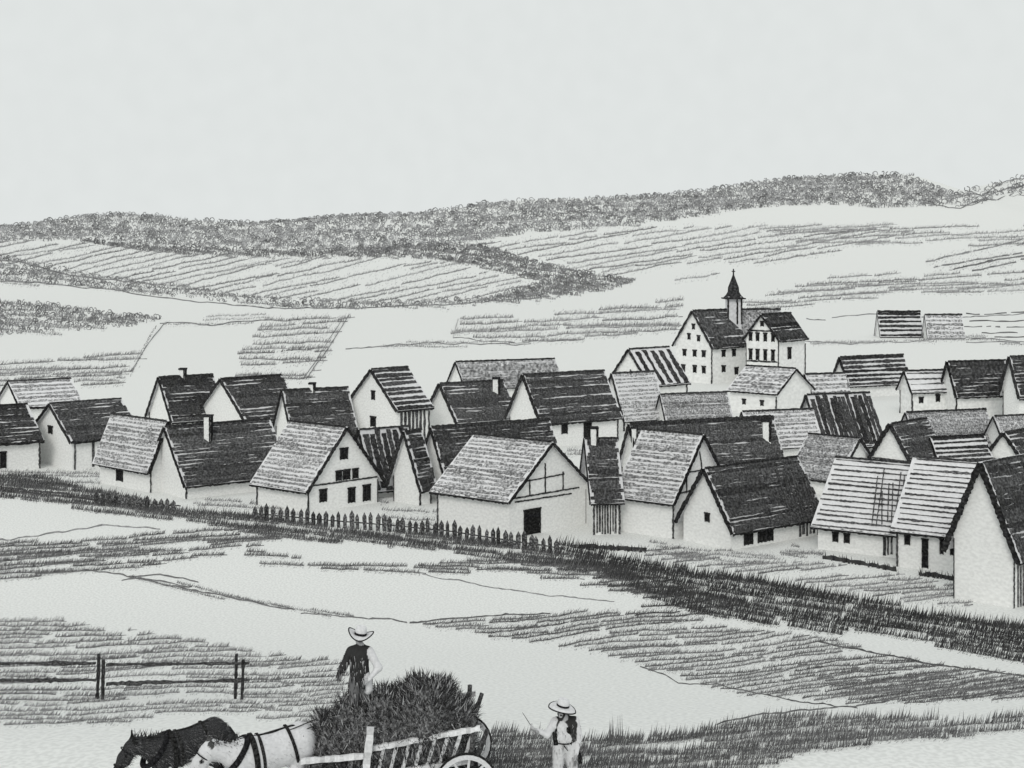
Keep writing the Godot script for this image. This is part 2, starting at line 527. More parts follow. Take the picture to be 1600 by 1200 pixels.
func opening(root: Node3D, P: Callable, S: Vector3, G: Vector3, NS: Vector3, NG: Vector3, L: float, W: float, s: Dictionary, w: Array, k: float, called: String, lead: Material) -> void:
	var on_side: bool = w[0] == "S"
	var along := S if on_side else G
	var out := NS if on_side else NG
	var metres: float = (L / s.length) if on_side else (W / s.gable)
	var c: Vector3 = P.call(w[1] * metres, 0, w[2] * k) if on_side else P.call(0, w[1] * metres, w[2] * k)
	var hx: float = w[3] * metres * 0.5
	var hy: float = w[4] * k * 0.5
	var up := Vector3.UP
	var ik := Ink.new()
	var t := 1.9 * k
	var tm := t * metres / k * 0.8
	var seg := 3.0 * k
	c += out * 0.004
	bar(ik, c - along * (hx + tm) + up * hy, c + along * (hx + tm) + up * hy, up, out, t * 1.2, 0.07, 0.3, seg, 0.07)
	bar(ik, c - along * hx - up * hy, c - along * hx + up * (hy - t * 0.6), along, out, tm, 0.06, 0.35, seg, 0.08)
	bar(ik, c + along * hx - up * hy, c + along * hx + up * (hy - t * 0.6), along, out, tm, 0.06, 0.35, seg, 0.08)
	if w[3] > 9.0 and called == "window":
		bar(ik, c - up * hy, c + up * (hy - t * 0.6), along, out, tm * 0.8, 0.055, 0.35, seg, 0.08)
	var o := put(ik, called, lead, root)
	var pk := Ink.new()
	var m: float = w[5] if w.size() > 5 else 0.05
	bar(pk, c - up * (hy - t * 0.3), c + up * (hy - t * 0.6), along, out, maxf(hx * 2.0 - tm, tm * 0.5), 0.025, 0.08, seg * 2, m)
	put(pk, "pane" if called == "window" else "door_leaf", lead, o)

# ---------------------------------------------------------------- bodies: tapered bones joined smoothly, meshed as surface nets
func flesh(bones: Array, cell: float, blend: float) -> Array:
	var ink_v := PackedVector3Array()
	var ink_n := PackedVector3Array()
	var ink_c := PackedColorArray()
	var lo := Vector3.ONE * 1e9
	var hi := -lo
	for b in bones:
		var r: float = maxf(b[2], b[3])
		for p in [b[0], b[1]]:
			lo = lo.min(p - Vector3.ONE * r)
			hi = hi.max(p + Vector3.ONE * r)
	lo -= Vector3.ONE * cell * 3.0
	hi += Vector3.ONE * cell * 3.0
	var nx := int((hi.x - lo.x) / cell) + 2
	var ny := int((hi.y - lo.y) / cell) + 2
	var nz := int((hi.z - lo.z) / cell) + 2
	var field := PackedFloat32Array()
	field.resize(nx * ny * nz)
	field.fill(10.0)
	var raw := PackedFloat32Array()
	raw.resize(nx * ny * nz)
	raw.fill(10.0)
	var who := PackedInt32Array()
	who.resize(nx * ny * nz)
	for bi in bones.size():
		var a: Vector3 = bones[bi][0]
		var e: Vector3 = bones[bi][1]
		var ra: float = bones[bi][2]
		var rb: float = bones[bi][3]
		var m: float = maxf(ra, rb) + blend + cell * 2.0
		var p0 := ((a.min(e) - Vector3.ONE * m) - lo) / cell
		var p1 := ((a.max(e) + Vector3.ONE * m) - lo) / cell
		var ab := e - a
		var ll := maxf(ab.length_squared(), 1e-9)
		for z in range(maxi(0, int(p0.z)), mini(nz - 1, int(p1.z) + 1) + 1):
			for y in range(maxi(0, int(p0.y)), mini(ny - 1, int(p1.y) + 1) + 1):
				var row := (z * ny + y) * nx
				for x in range(maxi(0, int(p0.x)), mini(nx - 1, int(p1.x) + 1) + 1):
					var q := lo + Vector3(x, y, z) * cell - a
					var t := clampf(q.dot(ab) / ll, 0.0, 1.0)
					var dist := (q - ab * t).length() - lerpf(ra, rb, t)
					var i := row + x
					if dist < raw[i]:
						raw[i] = dist
						who[i] = bi
					var f := field[i]
					var h := maxf(blend - absf(f - dist), 0.0) / blend
					field[i] = minf(f, dist) - h * h * blend * 0.25
	var at := {}
	var verts := PackedVector3Array()
	var cols := PackedColorArray()
	var corner := [0, 1, nx, nx + 1, nx * ny, nx * ny + 1, nx * ny + nx, nx * ny + nx + 1]
	var off := [Vector3(0, 0, 0), Vector3(1, 0, 0), Vector3(0, 1, 0), Vector3(1, 1, 0), Vector3(0, 0, 1), Vector3(1, 0, 1), Vector3(0, 1, 1), Vector3(1, 1, 1)]
	var edges := [[0, 1], [2, 3], [4, 5], [6, 7], [0, 2], [1, 3], [4, 6], [5, 7], [0, 4], [1, 5], [2, 6], [3, 7]]
	for z in nz - 1:
		for y in ny - 1:
			var row := (z * ny + y) * nx
			for x in nx - 1:
				var i := row + x
				if absf(field[i]) > cell * 2.0: continue
				var mask := 0
				for k in 8:
					if field[i + corner[k]] < 0.0: mask |= 1 << k
				if mask == 0 or mask == 255: continue
				var sum := Vector3.ZERO
				var cnt := 0
				for ed in edges:
					var f0 := field[i + corner[ed[0]]]
					var f1 := field[i + corner[ed[1]]]
					if (f0 < 0.0) != (f1 < 0.0):
						sum += off[ed[0]].lerp(off[ed[1]], f0 / (f0 - f1))
						cnt += 1
				at[i] = verts.size()
				verts.append(lo + (Vector3(x, y, z) + sum / cnt) * cell)
				cols.append(bones[who[i]][4])
	var norms := PackedVector3Array()
	norms.resize(verts.size())
	var quads := []
	for i in at:
		var x: int = i % nx
		var y: int = (i / nx) % ny
		var z: int = i / (nx * ny)
		var f0 := field[i] < 0.0
		for axis in 3:
			var step: int = [1, nx, nx * ny][axis]
			if (field[i + step] < 0.0) == f0: continue
			var s1: int = [nx, nx * ny, 1][axis]
			var s2: int = [nx * ny, 1, nx][axis]
			if not (at.has(i - s1) and at.has(i - s2) and at.has(i - s1 - s2)): continue
			var q := [at[i], at[i - s1], at[i - s1 - s2], at[i - s2]]
			if not f0: q.reverse()
			var nn := (verts[q[2]] - verts[q[0]]).cross(verts[q[1]] - verts[q[3]])
			var outd := Vector3.ZERO
			outd[axis] = 1.0 if f0 else -1.0
			if nn.dot(outd) < 0.0:
				nn = -nn
			for j in q: norms[j] += nn
			quads.append([q, outd])
	for e in quads:
		var q: Array = e[0]
		var m := (verts[q[2]] - verts[q[0]]).cross(verts[q[1]] - verts[q[0]])
		var order: Array = [q[0], q[1], q[2], q[0], q[2], q[3]] if m.dot(e[1]) > 0.0 else [q[0], q[2], q[1], q[0], q[3], q[2]]
		for j in order:
			ink_v.append(verts[j])
			ink_n.append(norms[j].normalized())
			ink_c.append(cols[j])
	return [ink_v, ink_n, ink_c]

func fleshed(sets: Array) -> Ink:       # each set: [bones, cell, blend]
	var k := Ink.new()
	var v := PackedVector3Array()
	var n := PackedVector3Array()
	var c := PackedColorArray()
	for s in sets:
		var part := flesh(s[0], s[1], s[2])
		v.append_array(part[0]); n.append_array(part[1]); c.append_array(part[2])
	k.v = v; k.n = n; k.c = c
	return k

func hand_bones(wrist: Vector3, reach: Vector3, palm_out: Vector3, thumb_side: Vector3, curl: float, col: Color) -> Array:
	# palm, four fingers of unequal length with two bends, a thumb from the side of the palm
	var out := []
	var f := reach.normalized()
	var p := palm_out.normalized()
	var t := thumb_side.normalized()
	var knuckle := wrist + f * 0.085
	for i in 4:
		var o := t * (0.032 - i * 0.021)
		out.append([wrist + o * 0.7, knuckle + o, 0.021, 0.016, col])
		var ln: float = [0.072, 0.082, 0.076, 0.058][i]
		var a := knuckle + o
		var d1 := (f * cos(curl * 0.6) + p * sin(curl * 0.6)).normalized()
		var d2 := (f * cos(curl * 1.5) + p * sin(curl * 1.5)).normalized()
		var d3 := (f * cos(curl * 2.2) + p * sin(curl * 2.2)).normalized()
		var b := a + d1 * ln * 0.45
		var e := b + d2 * ln * 0.32
		out.append([a, b, 0.0105, 0.0095, col])
		out.append([b, e, 0.0095, 0.009, col])
		out.append([e, e + d3 * ln * 0.25, 0.009, 0.008, col])
	var ta := wrist + f * 0.03 + t * 0.03
	var tb := ta + (f * 0.7 + t * 0.7 + p * 0.2).normalized() * 0.042
	out.append([ta, tb, 0.015, 0.012, col])
	out.append([tb, tb + (f * 0.8 + p * 0.6).normalized() * 0.035, 0.0115, 0.009, col])
	return out

func hat(parent: Node3D, at: Vector3, tilt: Basis, r: float, brim: float, tall: float, droop: float, rolled := false) -> void:
	# crown and brim turned from one profile, the brim sagging unevenly
	var k := Ink.new()
	var prof := [Vector2(brim, -droop), Vector2(brim * 0.8, -droop * 0.4), Vector2(r * 1.04, 0.0), Vector2(r, tall * 0.5), Vector2(r * 0.86, tall * 0.9), Vector2(r * 0.5, tall), Vector2(0.0, tall * 0.86)]
	var sides := 28
	var spot := func(p: Vector2, a: float, inset: float) -> Vector3:
		var sag := (0.35 + 0.65 * absf(sin(a)) if not rolled else 1.5 * cos(a) * cos(a) - 0.5) * brim * (0.34 if rolled else 0.22) if p.x > r * 1.2 else 0.0
		var rr := p.x - inset
		return at + tilt * Vector3(cos(a) * rr, p.y + (sag if p.x > r * 1.2 else 0.0) * (p.x - r) / (brim - r), sin(a) * rr * 0.94)
	for j in prof.size() - 1:
		for i in sides:
			var a0 := TAU * i / sides
			var a1 := TAU * (i + 1) / sides
			var q := [spot.call(prof[j], a0, 0.0), spot.call(prof[j], a1, 0.0), spot.call(prof[j + 1], a1, 0.0), spot.call(prof[j + 1], a0, 0.0)]
			k.quad(q[0], q[1], q[2], q[3], tilt * Vector3(cos(a0), 1.2, sin(a0)), grey(0.74))
	var h := put(k, "hat", M.plaster_near, parent)
	# dark brim edge, band and brim underside
	k = Ink.new()
	for i in sides:
		var a0 := TAU * i / sides
		var a1 := TAU * (i + 1) / sides
		var e0: Vector3 = spot.call(prof[0], a0, 0.0)
		var e1: Vector3 = spot.call(prof[0], a1, 0.0)
		k.rod(e0, e1, 0.011, 0.011, grey(0.06), 5)
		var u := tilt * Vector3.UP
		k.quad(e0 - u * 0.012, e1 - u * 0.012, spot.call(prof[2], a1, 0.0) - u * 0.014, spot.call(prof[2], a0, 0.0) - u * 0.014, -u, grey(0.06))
	put(k, "hat_brim", M.graphite_near, h)
	k = Ink.new()
	for i in sides:
		var a0 := TAU * i / sides
		var a1 := TAU * (i + 1) / sides
		k.quad(spot.call(Vector2(r * 1.06, 0.005), a0, 0), spot.call(Vector2(r * 1.06, 0.005), a1, 0), spot.call(Vector2(r * 1.05, tall * 0.3), a1, 0), spot.call(Vector2(r * 1.05, tall * 0.3), a0, 0), tilt * Vector3(cos(a0), 0, sin(a0)), grey(0.05))
	put(k, "hat_band", M.graphite_near, h)

func head_bones(c: Vector3, f: Vector3, skin: Color, hair: Color, beard: bool) -> Array:
	# c: middle of the head, f: the way the face looks
	var s := f.cross(Vector3.UP).normalized()
	var u := Vector3.UP
	var out := [
		[c + u * 0.035 - f * 0.015, c + u * 0.03 + f * 0.01, 0.088, 0.085, hair],
		[c + u * 0.01 + f * 0.035, c - u * 0.06 + f * 0.045, 0.062, 0.052, skin],
		[c - u * 0.085 + f * 0.055, c - u * 0.09 + f * 0.06, 0.036, 0.032, hair if beard else skin],
		[c + u * 0.012 + f * 0.092, c - u * 0.024 + f * 0.112, 0.009, 0.014, skin],
		[c - u * 0.055 + f * 0.085 - s * 0.018, c - u * 0.055 + f * 0.085 + s * 0.018, 0.011, 0.011, grey(0.3)],
		[c + u * 0.01 - s * 0.085, c - u * 0.02 - s * 0.083, 0.014, 0.011, skin],
		[c + u * 0.01 + s * 0.085, c - u * 0.02 + s * 0.083, 0.014, 0.011, skin],
		[c + u * 0.018 + f * 0.078 - s * 0.03, c + u * 0.018 + f * 0.079 - s * 0.03, 0.0115, 0.0115, grey(0.03)],
		[c + u * 0.018 + f * 0.078 + s * 0.03, c + u * 0.018 + f * 0.079 + s * 0.03, 0.0115, 0.0115, grey(0.03)],
		[c + u * 0.04 + f * 0.082 - s * 0.045, c + u * 0.042 + f * 0.088 - s * 0.015, 0.008, 0.008, grey(0.05)],
		[c + u * 0.04 + f * 0.082 + s * 0.045, c + u * 0.042 + f * 0.088 + s * 0.015, 0.008, 0.008, grey(0.05)]]
	if beard:
		out.append([c - u * 0.045 + f * 0.05 - s * 0.045, c - u * 0.11 + f * 0.06, 0.03, 0.032, hair])
		out.append([c - u * 0.045 + f * 0.05 + s * 0.045, c - u * 0.11 + f * 0.06, 0.03, 0.032, hair])
		out.append([c - u * 0.038 + f * 0.098 - s * 0.025, c - u * 0.034 + f * 0.105 + s * 0.025, 0.01, 0.01, hair])
	return out

func standing_person(at: Vector3) -> void:
	var o := base("person", at, "bearded person in wide hat and open dark waistcoat standing behind the cart, raising one arm", "person")
	var shirt := grey(0.72)
	var vest := grey(0.045)
	var skin := grey(0.5)
	var pant := grey(0.66)
	var V := func(x: float, y: float, z: float) -> Vector3: return Vector3(x, y, z)
	# faces the viewer, turned to the left; x right, z towards the viewer
	var f := Vector3(-0.55, -0.05, 0.83).normalized()
	var body := [
		[V.call(0.0, 0.97, 0.0), V.call(0.0, 1.1, 0.01), 0.135, 0.14, pant],
		[V.call(-0.04, 1.12, 0.03), V.call(-0.05, 1.3, 0.055), 0.105, 0.085, shirt],
		[V.call(-0.12, 1.08, -0.0), V.call(-0.135, 1.32, 0.0), 0.085, 0.095, vest],
		[V.call(0.1, 1.08, 0.0), V.call(0.12, 1.32, 0.0), 0.095, 0.1, vest],
		[V.call(-0.02, 1.12, -0.05), V.call(0.0, 1.34, -0.05), 0.125, 0.125, vest],
		[V.call(-0.13, 1.35, 0.0), V.call(0.15, 1.36, -0.02), 0.075, 0.075, vest],
		[V.call(0.0, 1.36, 0.0), V.call(-0.01, 1.47, 0.02), 0.06, 0.055, skin],
		# the arm held out to the left
		[V.call(-0.17, 1.36, 0.02), V.call(-0.3, 1.2, 0.14), 0.068, 0.055, shirt],
		[V.call(-0.3, 1.2, 0.14), V.call(-0.47, 1.31, 0.22), 0.052, 0.036, shirt],
		# the arm that hangs
		[V.call(0.19, 1.35, -0.02), V.call(0.25, 1.08, -0.02), 0.07, 0.056, shirt],
		[V.call(0.25, 1.08, -0.02), V.call(0.2, 0.85, 0.08), 0.052, 0.036, shirt],
		# legs in wide pale trousers, boots
		[V.call(-0.09, 0.93, 0.01), V.call(-0.12, 0.5, 0.04), 0.115, 0.085, pant],
		[V.call(-0.12, 0.5, 0.04), V.call(-0.13, 0.13, 0.0), 0.082, 0.07, pant],
		[V.call(0.1, 0.93, 0.0), V.call(0.14, 0.5, 0.03), 0.115, 0.085, pant],
		[V.call(0.14, 0.5, 0.03), V.call(0.17, 0.13, -0.03), 0.082, 0.07, pant],
		[V.call(-0.13, 0.1, -0.02), V.call(-0.18, 0.055, 0.15), 0.06, 0.05, vest],
		[V.call(0.17, 0.1, -0.05), V.call(0.15, 0.055, 0.12), 0.06, 0.05, vest]]
	var head := V.call(-0.03, 1.56, 0.035) as Vector3
	var k := fleshed([[body, 0.014, 0.045], [head_bones(head, f, skin, grey(0.04), true), 0.006, 0.014],
		[hand_bones(V.call(-0.49, 1.32, 0.23), Vector3(-0.8, 0.5, 0.3), Vector3(0.3, 0.6, -0.5), Vector3(0, 0.4, 0.9), 0.9, skin), 0.0045, 0.006],
		[hand_bones(V.call(0.195, 0.83, 0.085), Vector3(-0.1, -1, 0.1), Vector3(-0.8, 0, -0.4), Vector3(-0.2, 0, 1), 0.5, skin), 0.0045, 0.006]])
	put(k, "body", M.plaster_near, o)
	var ck := Ink.new()                      # creases of the shirt and trousers
	for i in 700:
		var q := k.v[rng.randi() % k.v.size()]
		if q.y > 1.36 or q.y < 0.12: continue
		var j := q + Vector3(q.x, 0, q.z).normalized() * 0.004
		ck.blade(j, j + Vector3(rnd(-0.03, 0.03), rnd(-0.12, -0.04), rnd(0.0, 0.02)), 0.009, grey(rnd(0.12, 0.45)))
	put(ck, "cloth_crease", M.stalk, o).set_meta("kind", "stuff")
	# coat tail hanging behind, waist cord
	var c := Ink.new()
	bar(c, V.call(0.14, 1.2, -0.1), V.call(0.26, 0.62, -0.06), Vector3(1, 0.2, 0), Vector3(0, 0, 1), 0.1, 0.05, 0.3, 0.04, 0.06)
	put(c, "coat_tail", M.graphite_near, o)
	c = Ink.new()
	bar(c, V.call(-0.13, 1.3, 0.085), V.call(-0.15, 1.0, 0.085), Vector3(1, 0, 0), Vector3(0, 0, 1), 0.07, 0.02, 0.3, 0.04, 0.05)
	put(c, "waistcoat_panel", M.graphite_near, o)
	c = Ink.new()
	bar(c, V.call(0.06, 1.3, 0.085), V.call(0.09, 1.0, 0.085), Vector3(1, 0, 0), Vector3(0, 0, 1), 0.07, 0.02, 0.3, 0.04, 0.05)
	put(c, "waistcoat_panel", M.graphite_near, o)
	c = Ink.new()
	for i in 14:
		var a0 := TAU * i / 14.0
		var a1 := TAU * (i + 1) / 14.0
		c.rod(Vector3(cos(a0) * 0.15, 1.02 + 0.02 * sin(a0), sin(a0) * 0.148), Vector3(cos(a1) * 0.15, 1.02 + 0.02 * sin(a1), sin(a1) * 0.148), 0.014, 0.014, grey(0.06), 5)
	c.rod(V.call(-0.02, 1.02, 0.15), V.call(0.05, 0.93, 0.155), 0.012, 0.006, grey(0.06), 5)
	put(c, "belt", M.graphite_near, o)
	hat(o, head + Vector3(0.0, 0.07, -0.01), Basis(Vector3(0, 0, 1), -0.2), 0.105, 0.235, 0.13, 0.075)
	# the thin stick held in the raised hand
	var st := Ink.new()
	st.rod(V.call(-0.5, 1.28, 0.25), V.call(-0.72, 1.6, 0.2), 0.008, 0.004, grey(0.08), 5)
	var sn := put(st, "stick", M.graphite_near)
	sn.position = at
	tag(sn, "thin stick held up in the raised hand of the standing person", "stick")

func driver(at: Vector3) -> void:
	var o := base("person", at, "person in upturned brim hat and dark waistcoat standing on the cart before the hay", "person")
	var shirt := grey(0.72)
	var vest := grey(0.045)
	var skin := grey(0.45)
	var pant := grey(0.17)
	var V := func(x: float, y: float, z: float) -> Vector3: return Vector3(x, y, z)
	# stands with the back half turned to the viewer, one white sleeve bent at the side; origin at the feet
	var f := Vector3(-0.7, -0.1, -0.6).normalized()
	var body := [
		[V.call(0.0, 0.9, 0.0), V.call(-0.01, 1.02, 0.0), 0.145, 0.15, vest],
		[V.call(-0.01, 1.02, 0.0), V.call(-0.02, 1.34, 0.0), 0.15, 0.165, vest],
		[V.call(-0.14, 1.38, 0.0), V.call(0.11, 1.39, 0.0), 0.085, 0.08, vest],
		[V.call(0.0, 1.4, 0.0), V.call(0.0, 1.5, 0.0), 0.06, 0.055, skin],
		[V.call(0.16, 1.38, 0.02), V.call(0.32, 1.13, 0.08), 0.075, 0.06, shirt],
		[V.call(0.32, 1.13, 0.08), V.call(0.17, 0.98, 0.2), 0.058, 0.036, shirt],
		[V.call(-0.17, 1.37, 0.0), V.call(-0.28, 1.14, 0.04), 0.078, 0.062, vest],
		[V.call(-0.28, 1.14, 0.04), V.call(-0.36, 0.98, -0.1), 0.058, 0.04, vest],
		[V.call(0.11, 0.96, 0.07), V.call(0.15, 0.76, 0.09), 0.075, 0.07, shirt],
		[V.call(-0.08, 0.88, 0.0), V.call(-0.11, 0.47, 0.03), 0.12, 0.085, pant],
		[V.call(-0.11, 0.47, 0.03), V.call(-0.12, 0.1, -0.02), 0.082, 0.065, pant],
		[V.call(0.09, 0.88, 0.0), V.call(0.13, 0.47, 0.03), 0.12, 0.085, pant],
		[V.call(0.13, 0.47, 0.03), V.call(0.15, 0.1, -0.02), 0.082, 0.065, pant],
		[V.call(-0.12, 0.09, 0.0), V.call(-0.2, 0.05, -0.1), 0.06, 0.05, vest],
		[V.call(0.15, 0.09, 0.0), V.call(0.08, 0.05, -0.1), 0.06, 0.05, vest]]
	var head := V.call(0.0, 1.6, 0.0) as Vector3
	var k := fleshed([[body, 0.014, 0.045], [head_bones(head, f, skin, grey(0.05), false), 0.006, 0.014],
		[hand_bones(V.call(0.155, 0.97, 0.21), Vector3(-0.8, -0.4, 0.2), Vector3(-0.1, -0.4, -0.9), Vector3(0, 1, 0), 1.2, skin), 0.0045, 0.006],
		[hand_bones(V.call(-0.365, 0.965, -0.11), Vector3(-0.5, -0.5, -0.6), Vector3(0.5, -0.4, -0.3), Vector3(0, 1, 0), 1.3, skin), 0.0045, 0.006]])
	put(k, "body", M.plaster_near, o)
	var ck := Ink.new()                      # creases and wear of the trousers and waistcoat
	for i in 1500:
		var q := k.v[rng.randi() % k.v.size()]
		if q.y > 1.4 or q.y < 0.1 or q.x > 0.1: continue
		var j := q + Vector3(q.x, 0, q.z).normalized() * 0.006
		ck.blade(j, j + Vector3(rnd(-0.03, 0.03), rnd(-0.14, -0.05), rnd(-0.01, 0.02)), 0.014, grey(rnd(0.02, 0.1) if rng.randf() < 0.75 else rnd(0.3, 0.55)))
	put(ck, "cloth_crease", M.stalk, o).set_meta("kind", "stuff")
	hat(o, head + Vector3(0.0, 0.065, 0.0), Basis(Vector3(0, 0, 1), -0.16), 0.1, 0.215, 0.15, 0.0, true)

func horse(at: Vector3, turn: float, size: float, coat: Color, dark: Color, label: String, pale_face: bool) -> void:
	# heads along -x; origin on the ground under the middle of the trunk
	var o := base("horse", at, label, "horse", "team pulling the hay cart")
	o.rotation.y = turn
	o.scale = Vector3.ONE * size
	var V := func(x: float, y: float, z: float) -> Vector3: return Vector3(x, y, z)
	var face := grey(0.66) if pale_face else coat
	var bones := [
		[V.call(0.52, 1.16, 0.0), V.call(0.3, 1.14, 0.0), 0.31, 0.3, coat],
		[V.call(0.3, 1.14, 0.0), V.call(-0.15, 1.1, 0.0), 0.3, 0.31, coat],
		[V.call(-0.15, 1.1, 0.0), V.call(-0.5, 1.14, 0.0), 0.31, 0.27, coat],
		[V.call(-0.45, 1.3, 0.0), V.call(-0.3, 1.32, 0.0), 0.13, 0.12, coat],
		[V.call(0.55, 1.24, 0.12), V.call(0.6, 1.12, 0.12), 0.2, 0.18, coat],
		[V.call(0.55, 1.24, -0.12), V.call(0.6, 1.12, -0.12), 0.2, 0.18, coat],
		[V.call(-0.55, 1.2, 0.0), V.call(-0.92, 1.36, 0.0), 0.23, 0.135, coat],
		[V.call(-0.92, 1.36, 0.0), V.call(-1.05, 1.36, 0.0), 0.135, 0.12, coat],
		[V.call(-1.0, 1.36, 0.0), V.call(-1.17, 1.2, 0.0), 0.125, 0.11, face],
		[V.call(-1.17, 1.2, 0.0), V.call(-1.34, 0.93, 0.0), 0.1, 0.068, face],
		[V.call(-1.34, 0.93, 0.0), V.call(-1.38, 0.87, 0.0), 0.072, 0.065, dark],
		[V.call(-1.08, 1.27, 0.06), V.call(-1.13, 1.12, 0.045), 0.075, 0.07, face],
		[V.call(-1.08, 1.27, -0.06), V.call(-1.13, 1.12, -0.045), 0.075, 0.07, face]]
	for s in [-1.0, 1.0]:
		# fore leg: shoulder, elbow, knee, fetlock, hoof
		bones.append([V.call(-0.52, 1.0, 0.14 * s), V.call(-0.5, 0.8, 0.15 * s), 0.14, 0.095, coat])
		bones.append([V.call(-0.5, 0.8, 0.15 * s), V.call(-0.52 + 0.06 * s, 0.47, 0.15 * s), 0.085, 0.058, coat])
		bones.append([V.call(-0.52 + 0.06 * s, 0.47, 0.15 * s), V.call(-0.5 + 0.12 * s, 0.17, 0.15 * s), 0.05, 0.042, coat])
		bones.append([V.call(-0.5 + 0.12 * s, 0.17, 0.15 * s), V.call(-0.54 + 0.12 * s, 0.07, 0.15 * s), 0.05, 0.062, dark])
		# hind leg: thigh, stifle forward, hock back, near-vertical shank
		bones.append([V.call(0.56, 1.05, 0.15 * s), V.call(0.42, 0.8, 0.16 * s), 0.18, 0.115, coat])
		bones.append([V.call(0.42, 0.8, 0.16 * s), V.call(0.68 - 0.05 * s, 0.53, 0.15 * s), 0.1, 0.06, coat])
		bones.append([V.call(0.68 - 0.05 * s, 0.53, 0.15 * s), V.call(0.64 - 0.08 * s, 0.18, 0.15 * s), 0.056, 0.045, coat])
		bones.append([V.call(0.64 - 0.08 * s, 0.18, 0.15 * s), V.call(0.59 - 0.08 * s, 0.07, 0.15 * s), 0.05, 0.064, dark])
		# ears and eyes
		bones.append([V.call(-1.0, 1.45, 0.07 * s), V.call(-1.0, 1.63, 0.1 * s), 0.04, 0.014, dark])
		bones.append([V.call(-1.16, 1.25, 0.1 * s), V.call(-1.17, 1.25, 0.1 * s), 0.022, 0.02, grey(0.02)])
	var k := fleshed([[bones, 0.022, 0.07]])
	put(k, "body", M.hide if coat.r < 0.3 else M.plaster_near, o)
	# rough coat: short hairs lying back along the body
	var hk := Ink.new()
	for i in (3600 if coat.r < 0.3 else 900):
		var j := rng.randi() % k.v.size()
		var q := k.v[j]
		if q.y < 0.75: continue
		var lie := (Vector3(0.8, -0.5, 0) + k.n[j] * 0.35 + Vector3(rnd(-0.3, 0.3), rnd(-0.4, 0.3), rnd(-0.3, 0.3))).normalized()
		hk.blade(q, q + lie * rnd(0.04, 0.11), rnd(0.007, 0.014), grey(rnd(0.02, 0.3) if coat.r < 0.3 else rnd(0.25, 0.6)))
	var ho := put(hk, "coat_hair", M.stalk, o)
	ho.set_meta("kind", "stuff")
	# mane, forelock and tail as strands
	var m := Ink.new()
	for i in 170:
		var t := rng.randf()
		var p: Vector3 = (V.call(-0.5, 1.42, 0.0) as Vector3).lerp(V.call(-1.02, 1.5, 0.0), t) + Vector3(rnd(-0.03, 0.03), rnd(-0.03, 0.0), rnd(-0.05, 0.05))
		m.blade(p, p + Vector3(rnd(-0.04, 0.16), rnd(-0.14, 0.15), rnd(-0.2, 0.2)), 0.03, grey(rnd(0.03, 0.08)))
	for i in 20:
		var p: Vector3 = V.call(-1.05, 1.47, rnd(-0.04, 0.04))
		m.blade(p, p + Vector3(rnd(-0.14, -0.04), rnd(-0.16, 0.02), rnd(-0.05, 0.05)), 0.02, grey(0.04))
	put(m, "mane", M.stalk, o)
	m = Ink.new()
	for i in 120:
		var p: Vector3 = V.call(0.84 + rnd(-0.02, 0.02), 1.22 + rnd(-0.03, 0.03), rnd(-0.03, 0.03))
		var q := p + Vector3(rnd(0.03, 0.12), rnd(-0.25, -0.15), rnd(-0.05, 0.05))
		m.rod(p, q, 0.012, 0.01, grey(rnd(0.04, 0.1)), 3)
		m.rod(q, q + Vector3(rnd(-0.03, 0.05), rnd(-0.6, -0.25), rnd(-0.05, 0.05)), 0.01, 0.003, grey(rnd(0.04, 0.1)), 3)
	put(m, "tail", M.stalk, o)
	# harness: collar, back strap, breeching strap, bridle
	m = Ink.new()
	hoop(m, V.call(-0.6, 1.18, 0.0), Vector3(0.75, -0.66, 0), 0.32, 0.255, 0.055, 0.05)
	put(m, "collar", M.graphite_near, o)
	m = Ink.new()
	hoop(m, V.call(-0.28, 1.11, 0.0), Vector3(1, 0.1, 0), 0.325, 0.315, 0.05, 0.06)
	hoop(m, V.call(-0.16, 1.1, 0.0), Vector3(1, 0.1, 0), 0.325, 0.325, 0.03, 0.08)
	hoop(m, V.call(0.38, 1.14, 0.0), Vector3(1, 0.25, 0), 0.33, 0.325, 0.03, 0.06)
	m.rod(V.call(-0.5, 1.43, 0.0), V.call(-0.1, 1.425, 0.0), 0.022, 0.022, grey(0.06))
	m.rod(V.call(-0.1, 1.425, 0.0), V.call(0.4, 1.465, 0.0), 0.022, 0.022, grey(0.06))
	m.rod(V.call(0.4, 1.465, 0.0), V.call(0.8, 1.3, 0.0), 0.022, 0.022, grey(0.06))
	put(m, "harness_strap", M.graphite_near, o)
	m = Ink.new()
	hoop(m, V.call(-1.26, 1.06, 0.0), Vector3(-0.5, -0.85, 0), 0.098, 0.098, 0.011, 0.05)
	hoop(m, V.call(-1.1, 1.3, 0.0), Vector3(-0.6, -0.8, 0), 0.145, 0.145, 0.011, 0.05)
	for s in [-1.0, 1.0]:
		m.rod(V.call(-1.02, 1.4, 0.125 * s), V.call(-1.28, 1.04, 0.095 * s), 0.011, 0.011, grey(0.05), 5)
		m.box(V.call(-1.17, 1.2, 0.128 * s - 0.008), V.call(-1.08, 1.3, 0.128 * s + 0.008), grey(0.05))
	put(m, "bridle", M.graphite_near, o)

func hoop(ink: Ink, c: Vector3, axis: Vector3, ry: float, rz: float, thick: float, tone: float) -> void:
	var ax := axis.normalized()
	var z := Vector3(0, 0, 1)
	var y := z.cross(ax).normalized()
	for i in 22:
		var a0 := TAU * i / 22.0
		var a1 := TAU * (i + 1) / 22.0
		ink.rod(c + y * cos(a0) * ry + z * sin(a0) * rz, c + y * cos(a1) * ry + z * sin(a1) * rz, thick, thick, grey(tone), 6)

